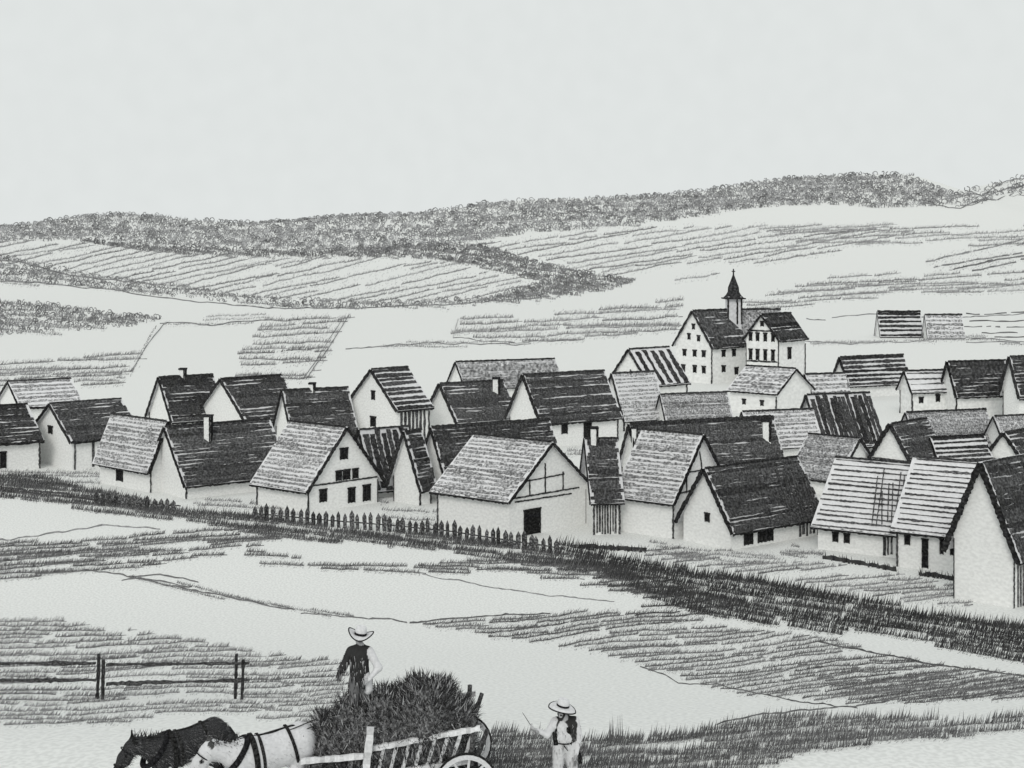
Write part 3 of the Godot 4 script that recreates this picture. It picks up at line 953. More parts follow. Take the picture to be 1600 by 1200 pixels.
# ---------------------------------------------------------------- cart, hay, fences, wood, church
func wheel(parent: Node3D, c: Vector3, r: float) -> void:
	var k := Ink.new()
	for i in 28:
		var a0 := TAU * i / 28.0
		var a1 := TAU * (i + 1) / 28.0
		var p := func(a: float, rr: float, z: float) -> Vector3: return c + Vector3(cos(a) * rr, sin(a) * rr, z)
		k.hexa([p.call(a0, r - 0.075, -0.03), p.call(a1, r - 0.075, -0.03), p.call(a1, r - 0.075, 0.03), p.call(a0, r - 0.075, 0.03),
			p.call(a0, r, -0.03), p.call(a1, r, -0.03), p.call(a1, r, 0.03), p.call(a0, r, 0.03)], grey(0.7))
	var w := put(k, "wheel", M.plaster_near, parent)
	k = Ink.new()
	for i in 28:
		var a0 := TAU * i / 28.0
		var a1 := TAU * (i + 1) / 28.0
		k.rod(c + Vector3(cos(a0), sin(a0), 0) * (r + 0.01), c + Vector3(cos(a1), sin(a1), 0) * (r + 0.01), 0.022, 0.022, grey(0.06), 5)
	put(k, "iron_tyre", M.graphite_near, w)
	for i in 10:
		k = Ink.new()
		var a := TAU * (i + 0.3) / 10.0
		k.rod(c, c + Vector3(cos(a), sin(a), 0) * (r - 0.07), 0.03, 0.022, grey(0.68), 6)
		put(k, "spoke", M.plaster_near, w)
	k = Ink.new()
	k.rod(c + Vector3(0, 0, -0.1), c + Vector3(0, 0, 0.12), 0.085, 0.07, grey(0.2), 10)
	put(k, "hub", M.graphite_near, w)

func hay_cart() -> void:
	var turn := 0.09
	var at := Vector3(-2.09, ground_y(-2.09, 17.6) + 0.01, -17.6)
	var o := base("hay_cart", at, "wooden ladder sided cart with spoked wheels carrying the dark hay heap", "cart")
	o.rotation.y = turn
	for e in [[1.27, 0.5, 0.72], [1.27, 0.5, -0.72], [-1.0, 0.42, 0.72], [-1.0, 0.42, -0.72]]:
		wheel(o, Vector3(e[0], e[1] + 0.03, e[2]), e[1])
	var k := Ink.new()
	for x in [[1.27, 0.53], [-1.0, 0.45]]:
		k.rod(Vector3(x[0], x[1], -0.72), Vector3(x[0], x[1], 0.72), 0.04, 0.04, grey(0.15), 6)
	put(k, "axle", M.graphite_near, o)
	k = Ink.new()
	k.box(Vector3(-1.45, 0.52, -0.4), Vector3(1.5, 0.6, 0.4), grey(0.1))
	put(k, "bed", M.graphite_near, o)
	for s in [1.0, -1.0]:
		# the long ladder behind, the low board in front
		for e in [[-0.3, 1.16, 1.5, 1.44, 0.62], [-0.28, 0.66, 1.35, 0.84, 0.5], [-1.45, 0.98, -0.42, 1.04, 0.58], [-1.45, 0.6, -0.42, 0.62, 0.5]]:
			k = Ink.new()
			bar(k, Vector3(e[0], e[1], e[4] * s), Vector3(e[2], e[3], (e[4] + 0.03) * s), Vector3.UP, Vector3(0, 0, s), 0.085, 0.05, 0.2, 0.08, 0.74)
			put(k, "rail", M.plaster_near, o)
		for i in 8:
			var t := (i + 0.35) / 8.0
			k = Ink.new()
			var foot := Vector3(lerpf(-0.28, 1.35, t), lerpf(0.6, 0.78, t), 0.48 * s)
			var head := Vector3(lerpf(-0.16, 1.55, t), lerpf(1.18, 1.45, t), 0.61 * s)
			bar(k, foot, head, Vector3(1, -0.15, 0), Vector3(0, 0, s), 0.055, 0.04, 0.2, 0.08, 0.74)
			put(k, "stake", M.plaster_near, o)
		for i in 9:
			k = Ink.new()
			var x := lerpf(-1.4, -0.5, (i + 0.5) / 9.0)
			bar(k, Vector3(x, 0.6, 0.5 * s), Vector3(x + rnd(-0.02, 0.02), 0.97, 0.57 * s), Vector3(1, 0, 0), Vector3(0, 0, s), 0.085, 0.03, 0.15, 0.08, rnd(0.08, 0.3))
			put(k, "side_board", M.graphite_near, o)
		k = Ink.new()
		bar(k, Vector3(-0.44, 0.3, 0.66 * s), Vector3(-0.3, 1.55, 0.7 * s), Vector3(1, -0.1, 0), Vector3(0, 0, s), 0.12, 0.1, 0.15, 0.1, 0.66)
		put(k, "post", M.plaster_near, o)
		k = Ink.new()
		k.rod(Vector3(1.36, 0.8, 0.6 * s), Vector3(1.4, 1.6, 0.66 * s), 0.05, 0.045, grey(0.2), 6)
		k.rod(Vector3(1.45, 0.95, 0.66 * s), Vector3(1.62, 1.42, 0.72 * s), 0.05, 0.04, grey(0.14), 6)
		put(k, "tail_post", M.graphite_near, o)
	k = Ink.new()
	k.rod(Vector3(-1.4, 0.62, 0.0), Vector3(-3.5, 0.85, 0.02), 0.05, 0.035, grey(0.5), 7)
	put(k, "pole", M.plaster_near, o)
	k = Ink.new()
	k.rod(Vector3(-1.6, 0.66, -0.65), Vector3(-1.6, 0.66, 0.65), 0.035, 0.035, grey(0.4), 6)
	put(k, "swingle_bar", M.plaster_near, o)
	# the hay
	var h := base("hay_load", at, "dark bristling heap of hay piled high on the cart", "hay")
	h.rotation.y = turn
	var bones := []
	for e in [[-1.15, 0.92, -0.4, 1.0, 0.3, 0.32], [-0.1, 1.15, 0.65, 1.4, 0.44, 0.52], [0.6, 1.42, 0.92, 1.28, 0.48, 0.36], [0.92, 1.2, 1.2, 1.32, 0.32, 0.24], [-0.9, 0.85, 1.0, 0.95, 0.36, 0.36], [-1.08, 1.0, -1.14, 1.36, 0.22, 0.12], [-0.78, 1.1, -0.8, 1.62, 0.2, 0.09], [-0.35, 1.2, -0.15, 1.62, 0.3, 0.22], [-0.62, 1.2, -0.5, 1.4, 0.3, 0.26]]:
		for z in [-0.14, 0.14]:
			bones.append([Vector3(e[0], e[1], z), Vector3(e[2], e[3], z), e[4], e[5], grey(0.36)])
	var part := flesh(bones, 0.06, 0.15)
	var hk := Ink.new()
	hk.v = part[0]; hk.n = part[1]; hk.c = part[2]
	for i in hk.v.size():
		var q := hk.v[i]
		hk.v[i] = q + hk.n[i] * wob.get_noise_3d(q.x * 160.0, q.y * 160.0, q.z * 160.0) * 0.09
	put(hk, "hay_mass", M.graphite_near, h)
	var sk := Ink.new()
	for i in 11000:
		var j := rng.randi() % hk.v.size()
		var n := hk.n[j]
		if n.z < -0.45: continue
		var p := hk.v[j] + Vector3(rnd(-0.05, 0.05), rnd(-0.05, 0.05), rnd(-0.05, 0.05))
		var dir := (n * 0.75 + Vector3(rnd(-0.5, 0.5), rnd(-0.5, 1.0), rnd(-0.3, 0.3))).normalized()
		sk.blade(p, p + dir * rnd(0.07, 0.2), rnd(0.014, 0.024), grey(rnd(0.02, 0.09) if rng.randf() < 0.78 else rnd(0.3, 0.6)))
	var so := put(sk, "hay_strand", M.stalk, h)
	so.set_meta("kind", "stuff")
	driver(at + Vector3(-0.5, 1.17, 0.1))
	# reins from the near horse back to the cart
	for e in [[Vector3(-4.95, 8.98, -16.55), Vector3(-3.3, 9.2, -17.25), "upper of two thin reins running back from the pale horse to the cart"], [Vector3(-4.85, 8.92, -16.45), Vector3(-3.3, 9.12, -17.2), "lower of two thin reins running back from the pale horse to the cart"]]:
		var rk := Ink.new()
		var prev: Vector3 = e[0]
		for i in 14:
			var f := (i + 1) / 14.0
			var q: Vector3 = (e[0] as Vector3).lerp(e[1], f) - Vector3(0, sin(f * PI) * 0.07, 0)
			rk.rod(prev, q, 0.009, 0.009, grey(0.08), 5)
			prev = q
		tag(put(rk, "rein", M.graphite_near), e[2], "rein", "reins of the team")

func rail_fence() -> void:
	var o := base("rail_fence", ground_at(160, 1092), "dark two rail wooden fence with paired posts in the hatched field", "fence")
	var feet := []
	for px in [-190.0, 158.0, 374.0]:
		feet.append(ground_at(px, 1092.0) - o.position)
	for f in feet:
		for e in [[-0.1, 1.22, 0.0], [0.1, 1.12, 0.14]]:
			var k := Ink.new()
			bar(k, f + Vector3(e[0], -0.25, e[2]), f + Vector3(e[0] + rnd(0.02, 0.07), e[1], e[2]), Vector3(1, 0, 0), Vector3(0, 0, 1), 0.068, 0.07, 0.35, 0.09, 0.1)
			put(k, "post", M.graphite_near, o)
	for i in 2:
		for h in [[0.98, 1.0], [0.52, 0.55]]:
			var k := Ink.new()
			bar(k, feet[i] + Vector3(0.18, h[0] + rnd(-0.08, 0.06), 0.08), feet[i + 1] + Vector3(0.3 if i == 1 else -0.1, h[1], 0.08), Vector3.UP, Vector3(0, 0, 1), 0.085, 0.05, 0.5, 0.1, 0.17, 0.8)
			put(k, "rail", M.graphite_near, o)

func picket_fence(path: Array, label: String, tall: float) -> void:
	var start := ground_at(path[0].x, path[0].y)
	var o := base("picket_fence", start, label, "fence")
	for i in path.size() - 1:
		var a: Vector2 = path[i]
		var b: Vector2 = path[i + 1]
		var steps := int((b.x - a.x) / 9.5)
		var pa := ground_at(a.x, a.y) - start
		var pb := ground_at(b.x, b.y) - start
		for h in [0.4]:
			var rk := Ink.new()
			bar(rk, pa + Vector3(0, h, -0.04), pb + Vector3(0, h, -0.04), Vector3.UP, Vector3(0, 0, 1), 0.07, 0.03, 0.3, 0.3, 0.16)
			put(rk, "fence_rail", M.graphite, o)
		for s in steps:
			var p := pa.lerp(pb, (s + rnd(-0.15, 0.15)) / steps)
			var w := rnd(0.11, 0.17)
			var h := tall * rnd(0.8, 1.15)
			var k := Ink.new()
			var col := grey(rnd(0.12, 0.34))
			var q := p + Vector3(0, -0.1, 0)
			var lean := Vector3(rnd(-0.05, 0.05), 0, 0)
			var top := p + lean + Vector3(0, h * 0.72, 0)
			k.hexa([q + Vector3(-w * 0.8, 0, 0), q + Vector3(w * 0.8, 0, 0), q + Vector3(w * 0.8, 0, 0.05), q + Vector3(-w * 0.8, 0, 0.05),
				top + Vector3(-w, 0, 0), top + Vector3(w, 0, 0), top + Vector3(w, 0, 0.05), top + Vector3(-w, 0, 0.05)], col)
			var tip := p + lean + Vector3(0, h, 0.025)
			k.tri(top + Vector3(-w, 0, 0.05), top + Vector3(w, 0, 0.05), tip, Vector3(0, 0, 1), col)
			k.tri(top + Vector3(-w, 0, 0), top + Vector3(w, 0, 0), tip, Vector3(0, 0, -1), col)
			k.tri(top + Vector3(-w, 0, 0), top + Vector3(-w, 0, 0.05), tip, Vector3(-1, 0, 0), col)
			k.tri(top + Vector3(w, 0, 0), top + Vector3(w, 0, 0.05), tip, Vector3(1, 0, 0), col)
			put(k, "picket", M.graphite, o)

func wire(ink: Ink, a: Vector3, b: Vector3, w: float, col: Color) -> void:
	var s := Vector3(0, 0, 1).cross(b - a).normalized() * w * 0.5
	var t := Vector3(0, 0, w * 0.8)
	ink.quad(a + s, b + s, b + t, a + t, s + t, col)
	ink.quad(a - s, b - s, b + t, a + t, t - s, col)
	ink.quad(a + s, b + s, b - s, a - s, -t, col)

# curled twigs of a crown: loose loops at all angles
func curl(ink: Ink, c: Vector3, r: float, w: float, tone: float) -> void:
	var ax := Vector3(rnd(-0.7, 0.7), rnd(-0.4, 0.4), 1).normalized()
	var s := ax.cross(Vector3.UP).normalized()
	var t := ax.cross(s)
	var a := rnd(0, TAU)
	var sweep := rnd(3.0, 6.0)
	var prev := Vector3.ZERO
	var col := grey(tone)
	for i in 7:
		var an := a + sweep * i / 6.0
		var p := c + (s * cos(an) * rnd(0.85, 1.15) + t * sin(an) * rnd(0.85, 1.2)) * r
		if i > 0: wire(ink, prev, p, w, col)
		prev = p

func wood(ink: Ink, outline: Array, per: float, r_px: float, tone: float, lift := 0.6) -> void:
	var poly := PackedVector2Array()
	var lo := Vector2(1e9, 1e9)
	var hi := -lo
	for p in outline:
		poly.append(p)
		lo = lo.min(p)
		hi = hi.max(p)
	var count := int((hi.x - lo.x) * (hi.y - lo.y) / per)
	for i in count:
		var q := Vector2(rnd(lo.x, hi.x), rnd(lo.y, hi.y))
		if not Geometry2D.is_point_in_polygon(q, poly): continue
		var g := ground_at(q.x, q.y)
		var k := -g.z / FOCAL
		var dens := wob.get_noise_2d(q.x * 3.0, q.y * 5.0)
		if dens < -0.35 and rng.randf() < 0.6: continue
		curl(ink, g + Vector3(0, r_px * k * (lift + rnd(0, 1.2)), 0), r_px * k * rnd(0.5, 1.25), rnd(0.9, 1.5) * k, tone * rnd(0.6, 1.6) * (1.0 - dens * 0.5))

func church() -> void:
	var o := house("white two storey church house with dark roof and steep left gable, carrying the spired turret", {
		"side": "R", "at": [1112, 600], "gable": 56, "length": 64, "wall": 62, "roof": 52, "turn": 42.0, "style": "dark", "edge": 0.7,
		"windows": [["G", 12, 46, 4, 10], ["G", 26, 46, 4, 10], ["G", 42, 46, 4, 10], ["G", 12, 21, 4, 11], ["G", 26, 21, 4, 11], ["G", 44, 21, 4, 11], ["G", 20, 70, 3, 9], ["G", 35, 72, 3, 9], ["G", 28, 88, 3, 8],
			["S", 18, 46, 4, 10], ["S", 34, 46, 4, 11], ["S", 18, 22, 4, 10], ["S", 38, 17, 4, 11]]}, "church", "church")
	house("white hall with pillared gable front beside the spired church", {
		"side": "R", "at": [1216, 606], "gable": 50, "length": 42, "wall": 78, "roof": 36, "turn": 50.0, "style": "dark", "edge": 0.7,
		"windows": [["G", 8, 78, 4, 13], ["G", 20, 78, 4, 13], ["G", 32, 78, 4, 13], ["G", 43, 78, 4, 13], ["G", 8, 50, 4, 17], ["G", 20, 50, 4, 17], ["G", 32, 50, 4, 17], ["G", 43, 50, 4, 17], ["G", 25, 99, 4, 8], ["S", 17, 52, 4, 18]],
		"timbers": [[1, 88, 49, 88], [1, 40, 49, 40]]}, "church_hall", "hall")
	house("middle wing of the church with dark roof joining the two white blocks", {"side": "R", "at": [1152, 595], "gable": 10, "length": 76, "wall": 66, "roof": 44, "turn": 10.0, "style": "grey", "edge": 0.6, "posts": 0.0}, "church_wing", "church")
	# turret: from the roof of the church
	var d := 141.0
	var k := d / FOCAL
	var c := Vector3((1146.0 - 800.0) * k, 0, -d) - o.position
	var y := func(py: float) -> float: return EYE - (py - HORIZON) * k
	var t := Node3D.new()
	t.name = "turret"
	o.add_child(t)
	t.position = c
	var half := 10.5 * k
	var ik := Ink.new()
	ik.box(Vector3(-half, y.call(545.0), -half), Vector3(half, y.call(463.0), half), grey(0.74))
	put(ik, "turret_wall", M.plaster_far, t)
	for e in [[-1.0, 0.0], [1.0, 0.0], [0.35, 0.0]]:
		ik = Ink.new()
		bar(ik, Vector3(half * e[0], y.call(506.0), half + 0.01), Vector3(half * e[0], y.call(464.0), half + 0.01), Vector3(1, 0, 0), Vector3(0, 0, 1), 2.6 * k, 0.05, 0.3, 0.3, 0.1)
		put(ik, "corner_post", M.graphite_far, t)
	ik = Ink.new()
	var ring := [[18.0, 467.0], [12.0, 461.0], [9.0, 456.0], [8.5, 449.0], [5.0, 440.0], [0.3, 427.0]]
	for j in 5:
		for i in 8:
			var a0 := TAU * (i + 0.5) / 8.0
			var a1 := TAU * (i + 1.5) / 8.0
			var p := func(e: Array, a: float) -> Vector3: return Vector3(cos(a) * e[0] * k, y.call(e[1]), sin(a) * e[0] * k)
			ik.quad(p.call(ring[j], a0), p.call(ring[j], a1), p.call(ring[j + 1], a1), p.call(ring[j + 1], a0), Vector3(cos(a0), 0.5, sin(a0)), grey(0.1))
	ik.box(Vector3(-16.0 * k, y.call(467.0), -16.0 * k), Vector3(16.0 * k, y.call(465.2), 16.0 * k), grey(0.1))
	put(ik, "spire", M.graphite_far, t)
	ik = Ink.new()
	ik.rod(Vector3(0, y.call(430.0), 0), Vector3(0, y.call(420.0), 0), 1.3 * k, 1.0 * k, grey(0.1), 6)
	ik.rod(Vector3(-2.6 * k, y.call(424.0), 0), Vector3(2.6 * k, y.call(424.0), 0), 0.9 * k, 0.9 * k, grey(0.1), 6)
	put(ik, "finial", M.graphite_far, t)

# ---------------------------------------------------------------- the scene
func _ready() -> void:
	rng.seed = 4711
	wob.seed = 3
	wob.noise_type = FastNoiseLite.TYPE_SIMPLEX_SMOOTH
	wob.frequency = 0.012
	# camera
	var cam := Camera3D.new()
	cam.name = "camera"
	add_child(cam)
	cam.position = Vector3(0, EYE, 0)
	cam.near = 0.5
	cam.far = 6000.0
	cam.projection = Camera3D.PROJECTION_FRUSTUM
	cam.size = 0.75 * cam.near
	cam.frustum_offset = Vector2(0, -0.125 * cam.near)
	cam.current = true
	# sky: one even pale overcast with a faint mottling
	var env := Environment.new()
	env.background_mode = Environment.BG_SKY
	var sky := Sky.new()
	var pano := PanoramaSkyMaterial.new()
	pano.panorama = overcast()
	sky.sky_material = pano
	env.sky = sky
	env.tonemap_mode = Environment.TONE_MAPPER_LINEAR
	env.tonemap_exposure = 1.0
	env.sdfgi_enabled = true
	env.ssao_enabled = true
	env.ssil_enabled = true
	var we := WorldEnvironment.new()
	we.name = "world_environment"
	we.environment = env
	add_child(we)
	# the soft sun behind the overcast, from above the viewer's left shoulder
	var sun := DirectionalLight3D.new()
	sun.name = "sun"
	add_child(sun)
	sun.look_at_from_position(Vector3.ZERO, Vector3(0.2, -0.62, -0.75), Vector3.UP)
	sun.light_energy = 0.3
	sun.light_color = Color(1.0, 0.985, 0.96)
	sun.light_angular_distance = 25.0
	sun.shadow_enabled = true

	make_materials()
	survey()
	build_ground()
	build_hills()
	build_fields()
	build_village()
	build_foreground()

func overcast() -> ImageTexture:
	var w := 1024
	var h := 512
	var fn := FastNoiseLite.new()
	fn.seed = 8
	fn.noise_type = FastNoiseLite.TYPE_SIMPLEX_SMOOTH
	fn.frequency = 0.22
	fn.fractal_octaves = 3
	var src := fn.get_seamless_image(w, h)
	src.convert(Image.FORMAT_L8)
	var bytes := src.get_data()
	var rgb := PackedByteArray()
	rgb.resize(bytes.size() * 3)
	for i in bytes.size():
		var m := 222 + (bytes[i] >> 6)
		rgb[i * 3] = m
		rgb[i * 3 + 1] = m + 4
		rgb[i * 3 + 2] = m + 3
	var img := Image.create_from_data(w, h, false, Image.FORMAT_RGB8, rgb)
	return ImageTexture.create_from_image(img)

func build_ground() -> void:
	var ds := []
	var d := -80.0
	while d < 3200.0:
		ds.append(d)
		d += 4.0 if d < 8.0 else (0.6 if d < 56.0 else maxf(2.0, d * 0.022))
	ds.append(3200.0)
	var cols := 140
	var k := Ink.new()
	var grid := []
	for dd in ds:
		var half: float = 70.0 + maxf(dd, 0.0) * 0.75
		var row := PackedVector3Array()
		for i in cols + 1:
			var x: float = half * (2.0 * i / cols - 1.0)
			row.append(Vector3(x, ground_y(x, dd), -dd))
		grid.append(row)
	var nrm := func(p: Vector3) -> Vector3:
		var e: float = maxf(0.3, -p.z * 0.004)
		var gx := ground_y(p.x + e, -p.z) - ground_y(p.x - e, -p.z)
		var gd := ground_y(p.x, -p.z + e) - ground_y(p.x, -p.z - e)
		return Vector3(-gx, 2.0 * e, gd).normalized()
	var ns := []
	for row in grid:
		var nr := PackedVector3Array()
		for p in row: nr.append(nrm.call(p))
		ns.append(nr)
	var col := Color(0.82, 0.828, 0.815)
	for r in grid.size() - 1:
		var a: PackedVector3Array = grid[r]
		var b: PackedVector3Array = grid[r + 1]
		for i in cols:
			for e in [[r, i], [r + 1, i], [r + 1, i + 1], [r, i], [r + 1, i + 1], [r, i + 1]]:
				k.v.append(grid[e[0]][e[1]])
				k.n.append(ns[e[0]][e[1]])
				k.c.append(col)
	var o := put(k, "ground", M.ground)
	tag(o, "pale bare ground of the valley and hills", "", "", "structure")

func build_hills() -> void:
	var k := Ink.new()
	var crest := pts2([-40, 352, 60, 346, 130, 336, 200, 332, 300, 346, 400, 346, 480, 338, 560, 333, 650, 332, 740, 322, 800, 314, 900, 312, 1000, 306, 1100, 298, 1160, 288, 1220, 280, 1320, 274, 1400, 272, 1440, 284, 1480, 298, 1460, 322, 1380, 326, 1300, 320, 1200, 324, 1130, 332, 1050, 345, 930, 358, 820, 366, 720, 380, 640, 392, 520, 394, 400, 388, 250, 382, 120, 376, -40, 380])
	wood(k, crest, 8.5, 3.3, 0.3, -0.2)
	hatch(k, crest, -2.0, 6.0, 4.0, 3.0, 2.4, 0.3, 0.6, 0.0, 0.0, 5.0, 0.66)
	stuff(k, "forest", "long grey curly wood covering the crest of the far hills", "forest")
	k = Ink.new()
	wood(k, pts2([1450, 312, 1500, 300, 1540, 290, 1600, 278, 1660, 280, 1660, 300, 1600, 306, 1540, 318, 1490, 326, 1440, 322]), 26.0, 4.5, 0.28, -0.1)
	for e in [[1440, 318, 1500, 326, 1560, 300, 1640, 280], [1480, 312, 1540, 300, 1590, 274, 1640, 274], [1460, 306, 1520, 306, 1600, 290, 1640, 292], [1500, 324, 1570, 308, 1640, 300]]:
		bank(k, pts2(e), 1.8, 0.24, 1.5)
	stuff(k, "distant_wood", "sparse looping wood on the far hill at the right edge", "wood")
	k = Ink.new()
	var belt := pts2([110, 376, 200, 382, 330, 388, 480, 394, 600, 388, 700, 380, 760, 386, 830, 408, 900, 424, 1000, 440, 940, 452, 860, 462, 760, 470, 800, 452, 850, 444, 780, 424, 680, 406, 560, 402, 400, 402, 250, 396])
	wood(k, belt, 11.0, 3.0, 0.2, 0.1)
	hatch(k, belt, 8.0, 3.6, 4.0, 2.6, 2.0, 0.2, 0.9, 0.0, 0.0, 4.5, 0.5)
	stuff(k, "tree_belt", "dark belt of trees running down between the two vineyard slopes", "trees")
	k = Ink.new()
	hatch(k, pts2([-40, 380, 120, 380, 240, 388, 420, 402, 560, 404, 680, 408, 780, 428, 856, 448, 800, 462, 720, 470, 560, 474, 400, 464, 270, 450, 130, 430, -40, 402]), -12.5, 8.5, 3.4, 2.2, 1.8, 0.3, 0.98, 1.1, 0.0, 4.0, 0.6)
	stuff(k, "vineyard", "slope of slanting vine rows below the left of the long wood", "vineyard")
	k = Ink.new()
	var low := pts2([-40, 396, 40, 408, 110, 426, 200, 440, 280, 448, 380, 464, 500, 470, 640, 472, 760, 466, 870, 456, 990, 442, 960, 452, 860, 468, 720, 478, 560, 484, 440, 482, 340, 472, 240, 462, 120, 448, -40, 440])
	wood(k, low, 18.0, 3.4, 0.24, 0.0)
	hatch(k, low, 5.0, 5.0, 4.0, 2.8, 2.4, 0.24, 0.7, 0.0, 0.0, 4.0, 0.6)
	bank(k, pts2([-40, 440, 60, 442, 160, 452, 260, 466, 330, 474, 420, 482, 560, 482, 720, 476, 860, 464]), 1.8, 0.2)
	bank(k, pts2([-40, 400, 40, 412, 110, 432, 240, 444]), 2.0, 0.2)
	stuff(k, "field_hedge", "loose curly hedge along the foot of the left vineyard", "hedge")
	k = Ink.new()
	hatch(k, pts2([722, 384, 800, 376, 900, 364, 1050, 354, 1200, 352, 1330, 356, 1440, 366, 1330, 386, 1200, 410, 1080, 436, 1000, 440, 940, 430, 840, 402]), -9.0, 7.5, 3.4, 2.2, 1.6, 0.3, 0.97, 1.1, 0.0, 4.0, 0.6)
	stuff(k, "vineyard", "slope of slanting vine rows to the upper left of the spired church", "vineyard")
	k = Ink.new()
	hatch(k, pts2([1180, 356, 1300, 352, 1450, 352, 1560, 346, 1640, 344, 1640, 380, 1500, 384, 1380, 384, 1260, 380]), -3.0, 5.0, 3.4, 2.8, 2.2, 0.28, 0.85, 0.9, 0.0, 4.0, 0.6)
	stuff(k, "crop_field", "grey hatched field under the wood on the right hill", "field")
	k = Ink.new()
	hatch(k, pts2([1440, 412, 1500, 398, 1570, 384, 1640, 376, 1640, 410, 1560, 418, 1490, 428]), -11.0, 8.0, 0.0, 3.2, 1.8, 0.2, 0.95, 2.2, 0.0, 4.0, 0.55)
	stuff(k, "crop_field", "field of bold slanting furrows at the right edge of the hill", "field")
	k = Ink.new()
	hatch(k, pts2([1160, 472, 1230, 452, 1300, 434, 1400, 430, 1520, 428, 1640, 424, 1640, 452, 1500, 460, 1400, 462, 1300, 474, 1200, 486, 1160, 484]), -3.5, 5.5, 3.6, 2.8, 2.0, 0.25, 0.9, 1.1, 0.0, 4.2, 0.55)
	stuff(k, "crop_field", "hatched field on the low slope right of the spire", "field")
	k = Ink.new()
	for e in [[1260, 498, 1290, 500], [1300, 496, 1370, 490], [1250, 534, 1330, 538, 1420, 534, 1500, 528, 1600, 534], [1440, 496, 1510, 496, 1600, 490]]:
		bank(k, pts2(e), 1.6, 0.24)
	hatch(k, pts2([1512, 494, 1640, 488, 1640, 545, 1512, 540]), -1.0, 9.0, 0.0, 3.0, 1.0, 0.18, 0.9, 1.9)
	hatch(k, pts2([1260, 532, 1420, 532, 1510, 526, 1600, 530, 1600, 540, 1420, 542, 1260, 540]), 0.0, 4.0, 3.0, 3.0, 2.0, 0.28, 0.7, 0.0, 0.0, 3.5, 0.6)
	stuff(k, "field_path", "thin path lines and plot edges on the right slope beyond the village", "path")

func build_fields() -> void:
	var k := Ink.new()
	var grove := pts2([-40, 468, 60, 474, 150, 488, 256, 498, 210, 510, 110, 518, 40, 522, -40, 526])
	wood(k, grove, 16.0, 3.4, 0.22, 0.0)
	hatch(k, grove, 4.0, 5.0, 4.4, 2.8, 2.6, 0.24, 0.9, 0.0, 0.0, 5.0, 0.52)
	stuff(k, "grove", "grey grove tapering to a point at the left edge beyond the village", "grove")
	k = Ink.new()
	hatch(k, pts2([-40, 566, 90, 560, 214, 550, 206, 572, 190, 600, 120, 600, 30, 600, -40, 610]), -3.0, 6.0, 4.6, 2.0, 2.2, 0.25, 0.95, 1.0, 0.0, 5.5, 0.5)
	stuff(k, "crop_field", "hatched field behind the dark roofs at the left edge", "field")
	k = Ink.new()
	bank(k, pts2([204, 582, 222, 552, 240, 526, 256, 506]), 2.0, 0.24)
	bank(k, pts2([250, 506, 300, 506, 330, 510, 380, 502, 420, 500]), 2.0, 0.22)
	hatch(k, pts2([204, 584, 236, 520, 258, 502, 250, 512, 214, 580]), -60.0, 4.0, 2.5, 2.6, 1.4, 0.28, 0.8)
	hatch(k, pts2([240, 498, 420, 494, 420, 505, 330, 510, 256, 508]), 0.0, 5.0, 2.8, 3.0, 1.4, 0.28, 0.8, 0.0, 0.0, 3.0, 0.6)
	bank(k, pts2([540, 546, 600, 541, 660, 536, 720, 538, 830, 539]), 1.8, 0.22)
	hatch(k, pts2([580, 541, 660, 533, 760, 536, 830, 537, 720, 542, 600, 545]), -1.0, 4.0, 2.8, 2.6, 1.4, 0.26, 0.8, 0.0, 0.0, 3.0, 0.6)
	stuff(k, "field_path", "thin path lines between the bare fields behind the village", "path")
	k = Ink.new()
	hatch(k, pts2([406, 502, 545, 494, 528, 522, 505, 560, 480, 594, 366, 592, 380, 550]), -2.0, 8.5, 5.0, 2.0, 1.8, 0.26, 0.97, 1.3, 0.0, 6.0, 0.5)
	bank(k, pts2([546, 492, 528, 520, 505, 556, 478, 594]), 2.0, 0.24)
	bank(k, pts2([534, 500, 512, 534, 490, 570, 474, 592]), 1.6, 0.28)
	stuff(k, "crop_field", "small ladder like ruled field above the dark roofs at the left", "field")
	k = Ink.new()
	hatch(k, pts2([716, 498, 850, 496, 950, 480, 1066, 468, 1060, 500, 1050, 518, 940, 530, 830, 532, 710, 526]), -2.5, 7.0, 5.0, 2.0, 1.8, 0.26, 0.97, 1.2, 0.0, 5.5, 0.5)
	bank(k, pts2([716, 498, 708, 528, 800, 536, 900, 532]), 1.6, 0.24)
	stuff(k, "crop_field", "long hatched field just left of the church", "field")

